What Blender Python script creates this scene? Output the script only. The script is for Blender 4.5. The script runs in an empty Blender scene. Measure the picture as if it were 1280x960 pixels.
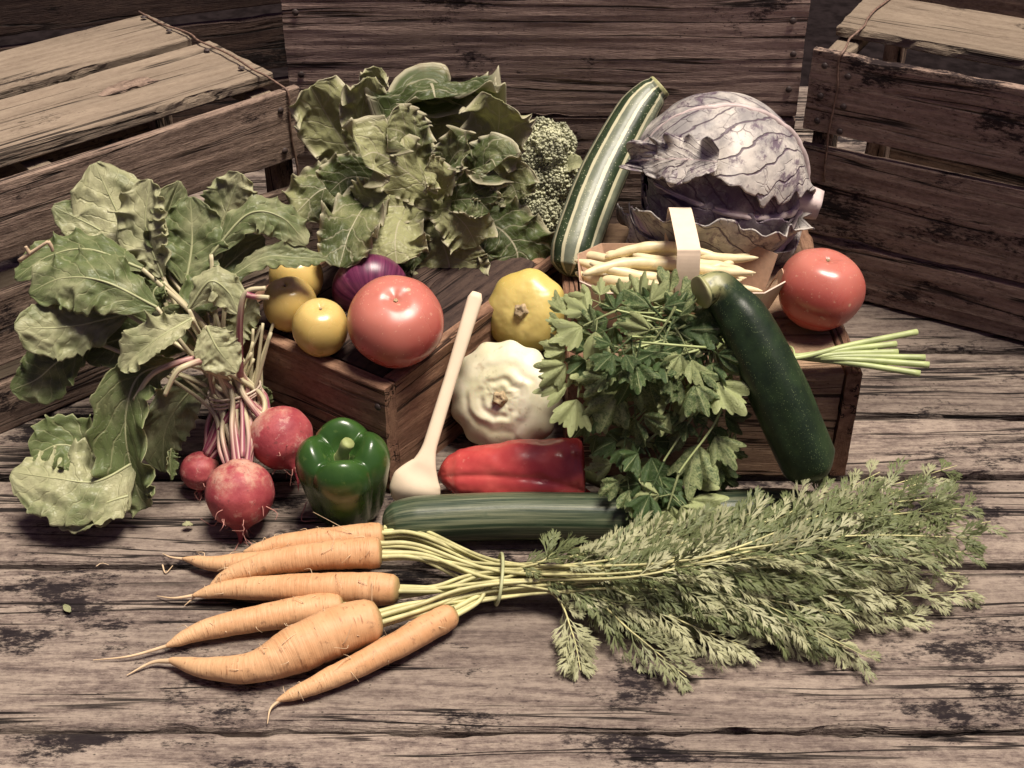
import bpy, math, random
import numpy as np
from mathutils import Vector, Matrix

random.seed(11)
RNG = np.random.default_rng(11)
R = math.radians
SC = bpy.context.scene
COL = SC.collection

# ------------------------------------------------------------------ camera, sky, sun, exposure
PITCH, FPX = R(35.0), 1700.0
CAM = np.array([0.0, -1.024, 0.717])
cd = bpy.data.cameras.new('camera')
cam = bpy.data.objects.new('camera', cd)
COL.objects.link(cam)
cam.location = CAM
cam.rotation_euler = (R(90) - PITCH, 0, 0)
cd.sensor_width = 36.0
cd.lens = FPX / 1280.0 * 36.0
cd.clip_start, cd.clip_end = 0.05, 200.0
SC.camera = cam

SUN_AZ, SUN_EL = R(100), R(76)          # azimuth from +Y; high hazy sun from the right
world = bpy.data.worlds.new('World')
SC.world = world
world.use_nodes = True
wn = world.node_tree
wn.nodes.clear()
sky = wn.nodes.new('ShaderNodeTexSky')
sky.sky_type = 'NISHITA'
sky.sun_disc = False
sky.sun_elevation = SUN_EL
sky.sun_rotation = SUN_AZ
sky.dust_density = 4.0
hs = wn.nodes.new('ShaderNodeHueSaturation')
hs.inputs['Saturation'].default_value = 0.16      # thin cloud: the blue is washed out
tint = wn.nodes.new('ShaderNodeMix')
tint.data_type = 'RGBA'
tint.blend_type = 'MULTIPLY'
tint.inputs[0].default_value = 1.0
tint.inputs[7].default_value = (0.36, 0.25, 0.46, 1)
bgn = wn.nodes.new('ShaderNodeBackground')
bgn.inputs['Strength'].default_value = 0.05
wo = wn.nodes.new('ShaderNodeOutputWorld')
wn.links.new(sky.outputs[0], hs.inputs['Color'])
wn.links.new(hs.outputs[0], tint.inputs[6])
wn.links.new(tint.outputs[2], bgn.inputs['Color'])
wn.links.new(bgn.outputs[0], wo.inputs['Surface'])

sd = bpy.data.lights.new('sun', 'SUN')
sd.energy = 4.0
sd.angle = R(22)
sd.color = (1.0, 0.90, 0.78)
sun = bpy.data.objects.new('sun', sd)
COL.objects.link(sun)
sdir = Vector((math.sin(SUN_AZ) * math.cos(SUN_EL), math.cos(SUN_AZ) * math.cos(SUN_EL), math.sin(SUN_EL)))
sun.rotation_euler = (-sdir).to_track_quat('-Z', 'Y').to_euler()
sun.location = sdir * 3

vs = SC.view_settings
vs.view_transform = 'Standard'
vs.look = 'None'
vs.exposure = 0.72
vs.gamma = 1.0
vs.use_curve_mapping = False
SC.render.engine = 'CYCLES'
SC.cycles.use_denoising = True
SC.cycles.max_bounces = 5
SC.cycles.use_adaptive_sampling = True
SC.cycles.adaptive_threshold = 0.025

# ------------------------------------------------------------------ survey helpers: picture point -> place
_F = np.array([0, math.cos(PITCH), -math.sin(PITCH)])
_U = np.array([0, math.sin(PITCH), math.cos(PITCH)])


def ray(px, py):
    d = _F + np.array([1, 0, 0]) * (px - 640) / FPX - _U * (py - 480) / FPX
    return d


def pz(px, py, z):
    d = ray(px, py)
    return CAM + d * ((z - CAM[2]) / d[2])


def pyy(px, py, y):
    d = ray(px, py)
    return CAM + d * ((y - CAM[1]) / d[1])


# ------------------------------------------------------------------ numeric helpers
def _h(ix, iy, iz, seed):
    n = (ix * 374761393 + iy * 668265263 + iz * 1274126177 + seed * 362437) & 0xFFFFFFFF
    n = ((n ^ (n >> 13)) * 1274126177) & 0xFFFFFFFF
    n = n ^ (n >> 16)
    return (n & 0xFFFF) / 32767.5 - 1.0


def vnoise(x, y, z=0.0, seed=0):
    x, y, z = np.broadcast_arrays(np.asarray(x, float), np.asarray(y, float), np.asarray(z, float))
    ix, iy, iz = np.floor(x).astype(np.int64), np.floor(y).astype(np.int64), np.floor(z).astype(np.int64)
    fx, fy, fz = x - ix, y - iy, z - iz
    fx, fy, fz = fx * fx * (3 - 2 * fx), fy * fy * (3 - 2 * fy), fz * fz * (3 - 2 * fz)
    r = 0
    for dx in (0, 1):
        for dy in (0, 1):
            for dz in (0, 1):
                w = (fx if dx else 1 - fx) * (fy if dy else 1 - fy) * (fz if dz else 1 - fz)
                r = r + w * _h(ix + dx, iy + dy, iz + dz, seed)
    return r


def fbm(x, y, z=0.0, seed=0, o=4):
    r, a, s = 0, 1.0, 0
    for k in range(o):
        r = r + a * vnoise(np.asarray(x) * 2 ** k, np.asarray(y) * 2 ** k, np.asarray(z) * 2 ** k, seed + k * 17)
        s += a
        a *= 0.5
    return r / s


def unit(v):
    v = np.asarray(v, float)
    return v / (np.linalg.norm(v, axis=-1, keepdims=True) + 1e-12)


def spl(pts, n):
    """Catmull-Rom through the points, n samples"""
    p = np.asarray(pts, float)
    if len(p) == 2:
        t = np.linspace(0, 1, n)[:, None]
        return p[0] * (1 - t) + p[1] * t
    p = np.vstack([2 * p[0] - p[1], p, 2 * p[-1] - p[-2]])
    m = len(p) - 3
    u = np.linspace(0, m - 1e-9, n)
    i = np.floor(u).astype(int)
    t = (u - i)[:, None]
    a, b, c, d = p[i], p[i + 1], p[i + 2], p[i + 3]
    return 0.5 * (2 * b + (c - a) * t + (2 * a - 5 * b + 4 * c - d) * t ** 2 + (3 * b - a - 3 * c + d) * t ** 3)


def frames(path, hint=(0.13, 0.2, 1)):
    T = unit(np.gradient(path, axis=0))
    n = np.array(hint, float)
    N = np.zeros_like(path)
    for i in range(len(path)):
        n = n - T[i] * np.dot(n, T[i])
        n = n / (np.linalg.norm(n) + 1e-12)
        N[i] = n
    return T, N, np.cross(T, N)


def tube(path, rad, m=8, cross=None, hint=(0.13, 0.2, 1)):
    path = np.asarray(path, float)
    n = len(path)
    T, N, B = frames(path, hint)
    rad = np.broadcast_to(np.asarray(rad, float), (n,))
    th = np.linspace(0, 2 * np.pi, m, endpoint=False)
    rr = rad[:, None] * np.ones((1, m))
    if cross is not None:
        rr = rr * cross(th[None, :], np.linspace(0, 1, n)[:, None])
    return path[:, None] + N[:, None] * (rr * np.cos(th))[..., None] + B[:, None] * (rr * np.sin(th))[..., None]


class MB:
    """collects grids and faces, builds one mesh"""

    def __init__(s):
        s.V, s.L, s.C, s.UV, s.n = [], [], [], [], 0

    def grid(s, P, wrap=False, cap0=False, cap1=False):
        n, m = P.shape[:2]
        base = s.n
        s.V.append(P.reshape(-1, 3))
        s.n += n * m
        jm = m if wrap else m - 1
        i, j = np.meshgrid(np.arange(n - 1), np.arange(jm), indexing='ij')
        i, j = i.ravel(), j.ravel()
        j2 = (j + 1) % m
        q = np.stack([i * m + j, i * m + j2, (i + 1) * m + j2, (i + 1) * m + j], 1) + base
        s.L.append(q.ravel())
        s.C.append(np.full(len(q), 4))
        u0, u1 = j / jm, (j + 1) / jm
        v0, v1 = i / (n - 1), (i + 1) / (n - 1)
        s.UV.append(np.stack([u0, v0, u1, v0, u1, v1, u0, v1], 1).reshape(-1, 2))
        for flag, row, vv in ((cap0, 0, 0.0), (cap1, n - 1, 1.0)):
            if flag:
                s.V.append(P[row].mean(0)[None])
                c = s.n
                s.n += 1
                jj = np.arange(jm)
                a, b = base + row * m + jj, base + row * m + (jj + 1) % m
                t = np.stack([np.full(jm, c), b, a] if row == 0 else [np.full(jm, c), a, b], 1)
                s.L.append(t.ravel())
                s.C.append(np.full(jm, 3))
                s.UV.append(np.stack([jj / jm, np.full(jm, vv)] * 3, 1).reshape(-1, 2))
        return s

    def faces(s, V, F, uv=None):
        V = np.asarray(V, float)
        base = s.n
        s.V.append(V)
        s.n += len(V)
        for f in F:
            s.L.append(np.asarray(f) + base)
            s.C.append(np.array([len(f)]))
            s.UV.append(np.array([(uv[k] if uv is not None else (0, 0)) for k in f], float))
        return s

    def soup(s, V, F, uv):
        """V (n,3), F (k,3|4) array, uv per vertex"""
        base = s.n
        s.V.append(V)
        s.n += len(V)
        s.L.append((F + base).ravel())
        s.C.append(np.full(len(F), F.shape[1]))
        s.UV.append(uv[F.ravel()])
        return s

    def mesh(s, name, mat, smooth=True):
        V = np.concatenate(s.V).astype(np.float32)
        L = np.concatenate(s.L).astype(np.int32)
        C = np.concatenate(s.C).astype(np.int32)
        UV = np.concatenate(s.UV).astype(np.float32)
        me = bpy.data.meshes.new(name)
        me.vertices.add(len(V))
        me.vertices.foreach_set('co', V.ravel())
        me.loops.add(len(L))
        me.loops.foreach_set('vertex_index', L)
        me.polygons.add(len(C))
        me.polygons.foreach_set('loop_start', np.concatenate([[0], np.cumsum(C)[:-1]]).astype(np.int32))
        me.polygons.foreach_set('use_smooth', np.full(len(C), smooth))
        ul = me.uv_layers.new(name='UVMap')
        ul.data.foreach_set('uv', UV.ravel())
        me.materials.append(mat)
        me.update(calc_edges=True)
        return me

    def build(s, name, mat, parent=None, smooth=True, loc=None):
        return link(name, s.mesh(name, mat, smooth), parent, loc)


def link(name, me, parent=None, loc=None, rot=None):
    o = bpy.data.objects.new(name, me)
    COL.objects.link(o)
    if parent is not None:
        o.parent = parent
    if loc is not None:
        o.location = loc
    if rot is not None:
        o.rotation_euler = rot
    return o


def tag(o, label, cat, group=None, kind=None):
    if label:
        o['label'] = label
    if cat:
        o['category'] = cat
    if group:
        o['group'] = group
    if kind:
        o['kind'] = kind
    return o


def thing(name, label, cat, loc=(0, 0, 0), rotz=0.0, group=None):
    o = bpy.data.objects.new(name, None)
    COL.objects.link(o)
    o.empty_display_size = 0.02
    o.location = loc
    o.rotation_euler = (0, 0, rotz)
    return tag(o, label, cat, group)


# ------------------------------------------------------------------ materials
class NT:
    def __init__(s, name):
        s.m = bpy.data.materials.new(name)
        s.m.use_nodes = True
        s.t = s.m.node_tree
        s.t.nodes.clear()

    def n(s, typ, ins=None, **props):
        nd = s.t.nodes.new('ShaderNode' + typ)
        for k, v in props.items():
            setattr(nd, k, v)
        for k, v in (ins or {}).items():
            s.set(nd.inputs[k], v)
        return nd

    def set(s, sock, v):
        if isinstance(v, bpy.types.NodeSocket):
            s.t.links.new(v, sock)
        elif isinstance(v, bpy.types.Node):
            s.t.links.new(v.outputs[0], sock)
        else:
            if isinstance(v, tuple) and len(v) == 3 and sock.type == 'RGBA':
                v = v + (1,)
            sock.default_value = v

    def math(s, op, a, b=0.0, c=None, clamp=False):
        ins = {0: a, 1: b}
        if c is not None:
            ins[2] = c
        return s.n('Math', ins, operation=op, use_clamp=clamp).outputs[0]

    def mix(s, f, a, b, blend='MIX'):
        nd = s.n('Mix', None, data_type='RGBA', blend_type=blend)
        s.set(nd.inputs[0], f)
        s.set(nd.inputs[6], a)
        s.set(nd.inputs[7], b)
        return nd.outputs[2]

    def rng(s, v, a, b, c=0.0, d=1.0, smooth=True):
        return s.n('MapRange', {0: v, 1: a, 2: b, 3: c, 4: d},
                   interpolation_type='SMOOTHSTEP' if smooth else 'LINEAR').outputs[0]

    def noise(s, vec, scale, detail=4, rough=0.55, dist=0.0):
        return s.n('TexNoise', {'Vector': vec, 'Scale': scale, 'Detail': detail, 'Roughness': rough, 'Distortion': dist}).outputs[0]

    def map(s, vec, scale=(1, 1, 1), loc=(0, 0, 0), rot=(0, 0, 0)):
        return s.n('Mapping', {'Vector': vec, 'Scale': scale, 'Location': loc, 'Rotation': rot}).outputs[0]

    def ramp(s, f, stops):
        nd = s.n('ValToRGB', {0: f})
        cr = nd.color_ramp
        while len(cr.elements) < len(stops):
            cr.elements.new(0.5)
        for e, (p, c) in zip(cr.elements, stops):
            e.position = p
            e.color = tuple(c) + (1,)
        return nd.outputs[0]

    def objvec(s, rand=True):
        v = s.n('TexCoord').outputs['Object']
        if rand:
            r = s.n('ObjectInfo').outputs['Random']
            off = s.n('CombineXYZ', {0: s.math('MULTIPLY', r, 37.0), 1: s.math('MULTIPLY', r, 91.0), 2: s.math('MULTIPLY', r, 53.0)})
            v = s.n('VectorMath', {0: v, 1: off.outputs[0]}, operation='ADD').outputs[0]
        return v

    def rand(s):
        return s.n('ObjectInfo').outputs['Random']

    def uv(s):
        u = s.n('UVMap', uv_map='UVMap')
        sp = s.n('SeparateXYZ', {0: u.outputs[0]})
        return u.outputs[0], sp.outputs[0], sp.outputs[1]

    def bump(s, h, strength, dist):
        return s.n('Bump', {'Height': h, 'Strength': strength, 'Distance': dist}).outputs[0]

    def done(s, color, rough=0.5, normal=None, spec=0.5, sss=0.0, sss_r=(0.01, 0.004, 0.002), trans=None, tfac=0.3, coat=0.0, sheen=0.0):
        b = s.n('BsdfPrincipled', {'Base Color': color, 'Roughness': rough, 'Specular IOR Level': spec})
        if normal is not None:
            s.set(b.inputs['Normal'], normal)
        if sss:
            b.inputs['Subsurface Weight'].default_value = sss
            b.inputs['Subsurface Radius'].default_value = sss_r
            b.inputs['Subsurface Scale'].default_value = 1.0
        if coat:
            b.inputs['Coat Weight'].default_value = coat
            b.inputs['Coat Roughness'].default_value = 0.12
        sh = b.outputs[0]
        if trans is not None:
            tr = s.n('BsdfTranslucent', {'Color': trans})
            sh = s.n('MixShader', {0: tfac, 1: sh, 2: tr.outputs[0]}).outputs[0]
        o = s.n('OutputMaterial')
        s.t.links.new(sh, o.inputs[0])
        return s.m


def wood(name, light, mid, dark, stain=0.5, stain_col=None, scale=1.0, crack=0.6, speck=0.5, rough=0.85, wave=1.0, contrast=1.0):
    """weathered sawn wood, grain along the local X axis; metres"""
    s = NT(name)
    v = s.objvec()
    warp = s.noise(s.map(v, (2.2 * scale, 9 * scale, 9 * scale)), 1.0, 2)
    wv = s.n('CombineXYZ', {0: 0.0, 1: s.math('MULTIPLY', s.math('SUBTRACT', warp, 0.5), 0.030 * wave / scale), 2: 0.0}).outputs[0]
    v2 = s.n('VectorMath', {0: v, 1: wv}, operation='ADD').outputs[0]
    g1 = s.noise(s.map(v2, (24 * scale, 230 * scale, 230 * scale)), 1.0, 6, 0.7)
    g2 = s.noise(s.map(v2, (90 * scale, 1000 * scale, 900 * scale)), 1.0, 3, 0.65)
    g3 = s.noise(s.map(v, (130 * scale, 200 * scale, 200 * scale)), 1.0, 6, 0.8)
    fig = s.noise(s.map(v2, (1.6 * scale, 22 * scale, 18 * scale)), 1.0, 1, 0.3)
    figs = s.math('MULTIPLY_ADD', s.math('SINE', s.math('MULTIPLY', fig, 58.0)), 0.5, 0.5)
    g = s.math('ADD', s.math('MULTIPLY', g1, 0.34), s.math('ADD', s.math('MULTIPLY', g2, 0.20), s.math('ADD', s.math('MULTIPLY', g3, 0.38), s.math('MULTIPLY', figs, 0.07))))
    lo, hi = 0.485 - 0.17 / contrast, 0.485 + 0.17 / contrast
    col = s.ramp(s.rng(g, lo, hi, smooth=False), [(0.0, dark), (0.36, mid), (0.72, light), (1.0, tuple(min(1, c * 1.12) for c in light))])
    # broad weathering: some runs greyer or browner
    br = s.noise(s.map(v2, (4 * scale, 12 * scale, 12 * scale)), 1.0, 4, 0.6)
    col = s.mix(s.rng(br, 0.35, 0.7, 0.0, 0.7), col, s.mix(0.6, col, tuple(0.6 * c for c in mid)))
    col = s.mix(1.0, col, s.n('CombineColor', {k: s.rng(s.rand(), 0, 1, 0.80, 1.06, False) for k in range(3)}).outputs[0], 'MULTIPLY')
    # black mould / dirt in crisp, grain-following patches
    st = s.noise(s.map(v2, (9 * scale, 19 * scale, 19 * scale)), 1.0, 8, 0.68)
    st2 = s.noise(s.map(v, (160, 420, 420)), 1.0, 4, 0.8)
    stm = s.math('ADD', s.math('MULTIPLY', st, 0.72), s.math('MULTIPLY', st2, 0.28))
    edge = 0.66 - 0.22 * stain
    sm = s.rng(stm, edge, edge + 0.07)
    sc = stain_col or tuple(0.35 * c for c in dark)
    col = s.mix(s.math('MULTIPLY', sm, 0.95), col, sc)
    # cracks along the grain
    ck = s.noise(s.map(v2, (1.7 * scale, 55 * scale, 55 * scale)), 1.0, 4, 0.55)
    ckw = s.noise(s.map(v, (5, 30, 30)), 1.0, 2)
    cd_ = s.math('ABSOLUTE', s.math('SUBTRACT', ck, 0.5))
    cm = s.math('MULTIPLY', s.rng(cd_, 0.022, 0.004), s.rng(ckw, 0.56 - 0.2 * crack, 0.66 - 0.2 * crack))
    col = s.mix(s.math('MULTIPLY', cm, 0.93), col, tuple(0.22 * c for c in dark))
    # specks and worm holes
    vo = s.n('TexVoronoi', {'Vector': s.map(v, (130, 210, 210)), 'Scale': 1.0}).outputs[0]
    sp = s.math('MULTIPLY', s.rng(vo, 0.16, 0.06), s.rng(s.noise(v, 14, 3), 0.62 - 0.25 * speck, 0.72 - 0.2 * speck))
    col = s.mix(s.math('MULTIPLY', sp, 0.8), col, tuple(0.4 * c for c in dark))
    h = s.math('SUBTRACT', s.math('MULTIPLY_ADD', g1, 0.9, s.math('MULTIPLY', g2, 0.7)), s.math('MULTIPLY', cm, 1.6))
    nrm = s.bump(h, 0.85, 0.0022)
    return s.done(col, rough, nrm, spec=0.18)


M = {}
M['table'] = wood('table_wood', (0.33, 0.27, 0.215), (0.165, 0.127, 0.106), (0.024, 0.018, 0.020), stain=0.60, stain_col=(0.010, 0.007, 0.009), crack=0.72, contrast=1.12, speck=0.9)
M['crate_pale'] = wood('crate_wood_pale', (0.33, 0.265, 0.190), (0.245, 0.19, 0.135), (0.085, 0.06, 0.045), stain=0.38, crack=0.4, wave=1.6, contrast=0.85, speck=0.3)
M['crate_brown'] = wood('crate_wood_brown', (0.32, 0.235, 0.175), (0.17, 0.12, 0.090), (0.040, 0.027, 0.024), stain=0.50, stain_col=(0.012, 0.008, 0.009), crack=0.6, speck=0.7)
M['crate_mould'] = wood('crate_wood_mouldy', (0.38, 0.28, 0.215), (0.22, 0.155, 0.118), (0.055, 0.037, 0.032), stain=0.64, stain_col=(0.014, 0.009, 0.010), crack=0.5, speck=0.9)
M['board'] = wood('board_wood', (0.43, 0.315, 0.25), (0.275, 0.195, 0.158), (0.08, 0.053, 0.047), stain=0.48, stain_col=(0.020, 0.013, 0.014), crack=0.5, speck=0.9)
M['box_red'] = wood('box_wood_red', (0.34, 0.20, 0.125), (0.21, 0.115, 0.072), (0.07, 0.034, 0.024), stain=0.22, crack=0.5, speck=0.5)
M['box_tan'] = wood('box_wood_tan', (0.44, 0.30, 0.19), (0.30, 0.195, 0.125), (0.12, 0.073, 0.048), stain=0.25, crack=0.45, speck=0.5)
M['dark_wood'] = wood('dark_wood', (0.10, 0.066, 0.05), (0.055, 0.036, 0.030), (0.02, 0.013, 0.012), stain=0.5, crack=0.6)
M['pale_wood'] = wood('pale_wood', (0.74, 0.62, 0.47), (0.66, 0.53, 0.39), (0.45, 0.34, 0.23), stain=0.0, crack=0.0, speck=0.0, contrast=0.7)


def m_simple(name, col, rough=0.6, var=0.15, scale=60, bump=0.0, spec=0.4, **kw):
    s = NT(name)
    v = s.objvec()
    n = s.noise(v, scale, 5)
    c = s.mix(s.rng(n, 0.3, 0.7), tuple(x * (1 - var) for x in col), tuple(min(1, x * (1 + var)) for x in col))
    nr = s.bump(n, bump, 0.001) if bump else None
    return s.done(c, rough, nr, spec, **kw)


M['wire'] = m_simple('rusty_wire', (0.16, 0.10, 0.07), 0.55, 0.4, 300)
M['nail'] = m_simple('nail', (0.05, 0.035, 0.03), 0.6, 0.3, 300)
M['soil'] = m_simple('dark_soil', (0.012, 0.009, 0.009), 1.0, 0.4, 30, 0.6, spec=0.02)
M['spoon'] = m_simple('spoon_wood', (0.72, 0.60, 0.43), 0.6, 0.05, 40, 0.04)
M['card'] = m_simple('cardboard', (0.46, 0.30, 0.20), 0.85, 0.08, 250, 0.15)
M['card_out'] = m_simple('cardboard_outside', (0.62, 0.50, 0.40), 0.8, 0.06, 250, 0.1)
M['strap'] = m_simple('handle_strap', (0.80, 0.64, 0.47), 0.7, 0.04, 120, 0.05)
M['bean'] = m_simple('wax_bean', (0.70, 0.60, 0.36), 0.42, 0.14, 70, 0.05)
M['band'] = m_simple('rubber_band', (0.68, 0.56, 0.42), 0.6, 0.1)
M['twig'] = m_simple('twig', (0.50, 0.38, 0.25), 0.8, 0.2)
M['hair_pale'] = m_simple('root_hair_pale', (0.62, 0.46, 0.28), 0.8, 0.2)
M['hair_red'] = m_simple('root_hair_red', (0.42, 0.20, 0.16), 0.8, 0.2)


def m_tomato(name, c0, c1, c2, speck=(0.9, 0.75, 0.5)):
    s = NT(name)
    v = s.objvec()
    n = s.noise(v, 22, 3)
    n2 = s.noise(v, 240, 3)
    sp = s.n('SeparateXYZ', {0: s.n('TexCoord').outputs['Object']})
    top = s.rng(sp.outputs[2], 0.005, 0.034)
    c = s.mix(s.rng(n, 0.35, 0.68), c0, c1)
    c = s.mix(s.math('MULTIPLY', top, 0.55), c, c2)
    c = s.mix(s.rng(n2, 0.62, 0.75, 0, 0.25), c, speck)
    vo = s.n('TexVoronoi', {'Vector': v, 'Scale': 210.0}).outputs[0]
    c = s.mix(s.rng(vo, 0.12, 0.05, 0, 0.35), c, speck)
    scar = s.n('TexVoronoi', {'Vector': v, 'Scale': 38.0, 'Randomness': 1.0}).outputs[0]
    c = s.mix(s.rng(scar, 0.085, 0.05, 0, 0.8), c, (0.62, 0.42, 0.27))
    nr = s.bump(s.noise(v, 90, 3), 0.05, 0.002)
    return s.done(c, s.rng(n, 0.3, 0.7, 0.24, 0.36), nr, spec=0.5, sss=0.10, sss_r=(0.012, 0.004, 0.002))


M['tom_red'] = m_tomato('tomato_red', (0.42, 0.082, 0.066), (0.47, 0.125, 0.095), (0.52, 0.21, 0.15))
M['tom_yel'] = m_tomato('tomato_yellow', (0.54, 0.385, 0.11), (0.60, 0.44, 0.14), (0.64, 0.50, 0.21), (0.8, 0.62, 0.3))
M['sq_yel'] = m_tomato('squash_yellow', (0.56, 0.43, 0.11), (0.62, 0.49, 0.15), (0.64, 0.53, 0.22), (0.8, 0.68, 0.36))
M['stem_green'] = m_simple('stem_green', (0.26, 0.30, 0.11), 0.6, 0.25, 90, 0.2)
M['scar'] = m_simple('stem_scar', (0.34, 0.26, 0.15), 0.85, 0.35, 300, 0.5)


def m_white_squash():
    s = NT('squash_white')
    v = s.objvec()
    n = s.noise(v, 26, 5, 0.6)
    c = s.mix(s.rng(n, 0.38, 0.68), (0.58, 0.56, 0.36), (0.74, 0.70, 0.52))
    n2 = s.noise(v, 120, 5, 0.7)
    c = s.mix(s.rng(n2, 0.60, 0.70, 0, 0.5), c, (0.36, 0.36, 0.19))
    n3 = s.noise(v, 60, 3)
    c = s.mix(s.rng(n3, 0.64, 0.74, 0, 0.6), c, (0.40, 0.33, 0.2))
    return s.done(c, 0.45, s.bump(n, 0.3, 0.002), 0.4, sss=0.1)


M['sq_white'] = m_white_squash()


def m_pepper(name, a, b, spots):
    s = NT(name)
    v = s.objvec()
    n = s.noise(v, 30, 4)
    c = s.mix(s.rng(n, 0.35, 0.7), a, b)
    c = s.mix(s.rng(s.noise(v, 160, 4), 0.62, 0.72, 0, 0.3), c, spots)
    nr = s.bump(s.noise(v, 55, 4), 0.16, 0.003)
    return s.done(c, 0.27, nr, spec=0.5, coat=0.08)


M['pep_red'] = m_pepper('pepper_red', (0.40, 0.045, 0.045), (0.50, 0.085, 0.070), (0.60, 0.26, 0.19))
M['pep_green'] = m_pepper('pepper_green', (0.024, 0.066, 0.013), (0.044, 0.10, 0.020), (0.13, 0.2, 0.05))


def m_carrot():
    s = NT('carrot_skin')
    uvv, u, vv = s.uv()
    v = s.objvec()
    n = s.noise(v, 45, 5, 0.6)
    c = s.mix(s.rng(n, 0.3, 0.7), (0.52, 0.275, 0.125), (0.60, 0.355, 0.18))
    c = s.mix(s.rng(vv, 0.55, 0.0, 0, 0.6), c, (0.64, 0.43, 0.23))           # paler towards the tip
    ring = s.noise(s.map(uvv, (2.2, 75, 1)), 1.0, 3, 0.6)
    ringm = s.math('MULTIPLY', s.rng(ring, 0.58, 0.66), s.rng(s.noise(uvv, 16, 3), 0.45, 0.62))
    c = s.mix(s.math('MULTIPLY', ringm, 0.75), c, (0.27, 0.115, 0.05))
    dirt = s.noise(v, 170, 5, 0.7)
    c = s.mix(s.rng(dirt, 0.57, 0.70, 0, 0.65), c, (0.25, 0.135, 0.07))
    c = s.mix(s.rng(vv, 0.955, 0.995, 0, 0.75), c, (0.20, 0.17, 0.06))
    h = s.math('ADD', s.math('MULTIPLY', ring, 0.9), s.math('MULTIPLY', n, 0.6))
    return s.done(c, 0.55, s.bump(h, 0.55, 0.0016), 0.35)


M['carrot'] = m_carrot()


def m_beet():
    s = NT('beet_skin')
    v = s.objvec()
    sp = s.n('SeparateXYZ', {0: s.n('TexCoord').outputs['Object']})
    n = s.noise(v, 40, 6, 0.65)
    c = s.mix(s.rng(n, 0.35, 0.7), (0.27, 0.040, 0.050), (0.42, 0.095, 0.095))
    n2 = s.noise(v, 70, 6, 0.72)
    top = s.rng(s.math('ADD', sp.outputs[2], s.math('MULTIPLY', s.math('SUBTRACT', n, 0.5), 0.05)), 0.004, 0.022)
    c = s.mix(s.math('MULTIPLY', top, s.rng(n2, 0.38, 0.62)), c, (0.48, 0.27, 0.19))   # russet skin on the shoulder
    c = s.mix(s.rng(n2, 0.54, 0.64, 0, 0.6), c, (0.50, 0.29, 0.23))
    c = s.mix(s.rng(s.noise(v, 230, 4), 0.62, 0.7, 0, 0.5), c, (0.14, 0.05, 0.045))
    return s.done(c, 0.55, s.bump(s.math('ADD', n, n2), 0.35, 0.002), 0.35, sss=0.06)


M['beet'] = m_beet()


def m_beet_stem():
    s = NT('beet_stem')
    uvv, u, vv = s.uv()
    v = s.objvec()
    n = s.noise(s.map(uvv, (9, 1.2, 1)), 1.0, 3)
    r = s.rand()
    red = s.mix(s.rng(n, 0.42, 0.58), (0.22, 0.040, 0.075), (0.46, 0.27, 0.23))
    pale = s.mix(s.rng(n, 0.4, 0.6), (0.46, 0.42, 0.24), (0.58, 0.52, 0.34))
    f = s.rng(s.math('ADD', vv, s.math('MULTIPLY', s.math('SUBTRACT', r, 0.5), 0.5)), 0.15, 0.62)
    return s.done(s.mix(f, red, pale), 0.45, s.bump(n, 0.4, 0.001), 0.4)


M['beet_stem'] = m_beet_stem()


def m_onion():
    s = NT('red_onion_skin')
    v = s.objvec()
    sp = s.n('SeparateXYZ', {0: s.n('TexCoord').outputs['Object']})
    ang = s.math('ARCTAN2', sp.outputs[1], sp.outputs[0])
    st = s.noise(s.n('CombineXYZ', {0: s.math('MULTIPLY', ang, 7.0), 1: s.math('MULTIPLY', sp.outputs[2], 12.0), 2: 0.0}).outputs[0], 1.0, 4)
    c = s.mix(s.rng(st, 0.35, 0.66), (0.07, 0.010, 0.040), (0.17, 0.035, 0.085))
    c = s.mix(s.rng(s.noise(v, 60, 5), 0.6, 0.72, 0, 0.6), c, (0.4, 0.2, 0.27))
    return s.done(c, 0.35, s.bump(st, 0.3, 0.001), 0.5)


M['onion'] = m_onion()


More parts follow.
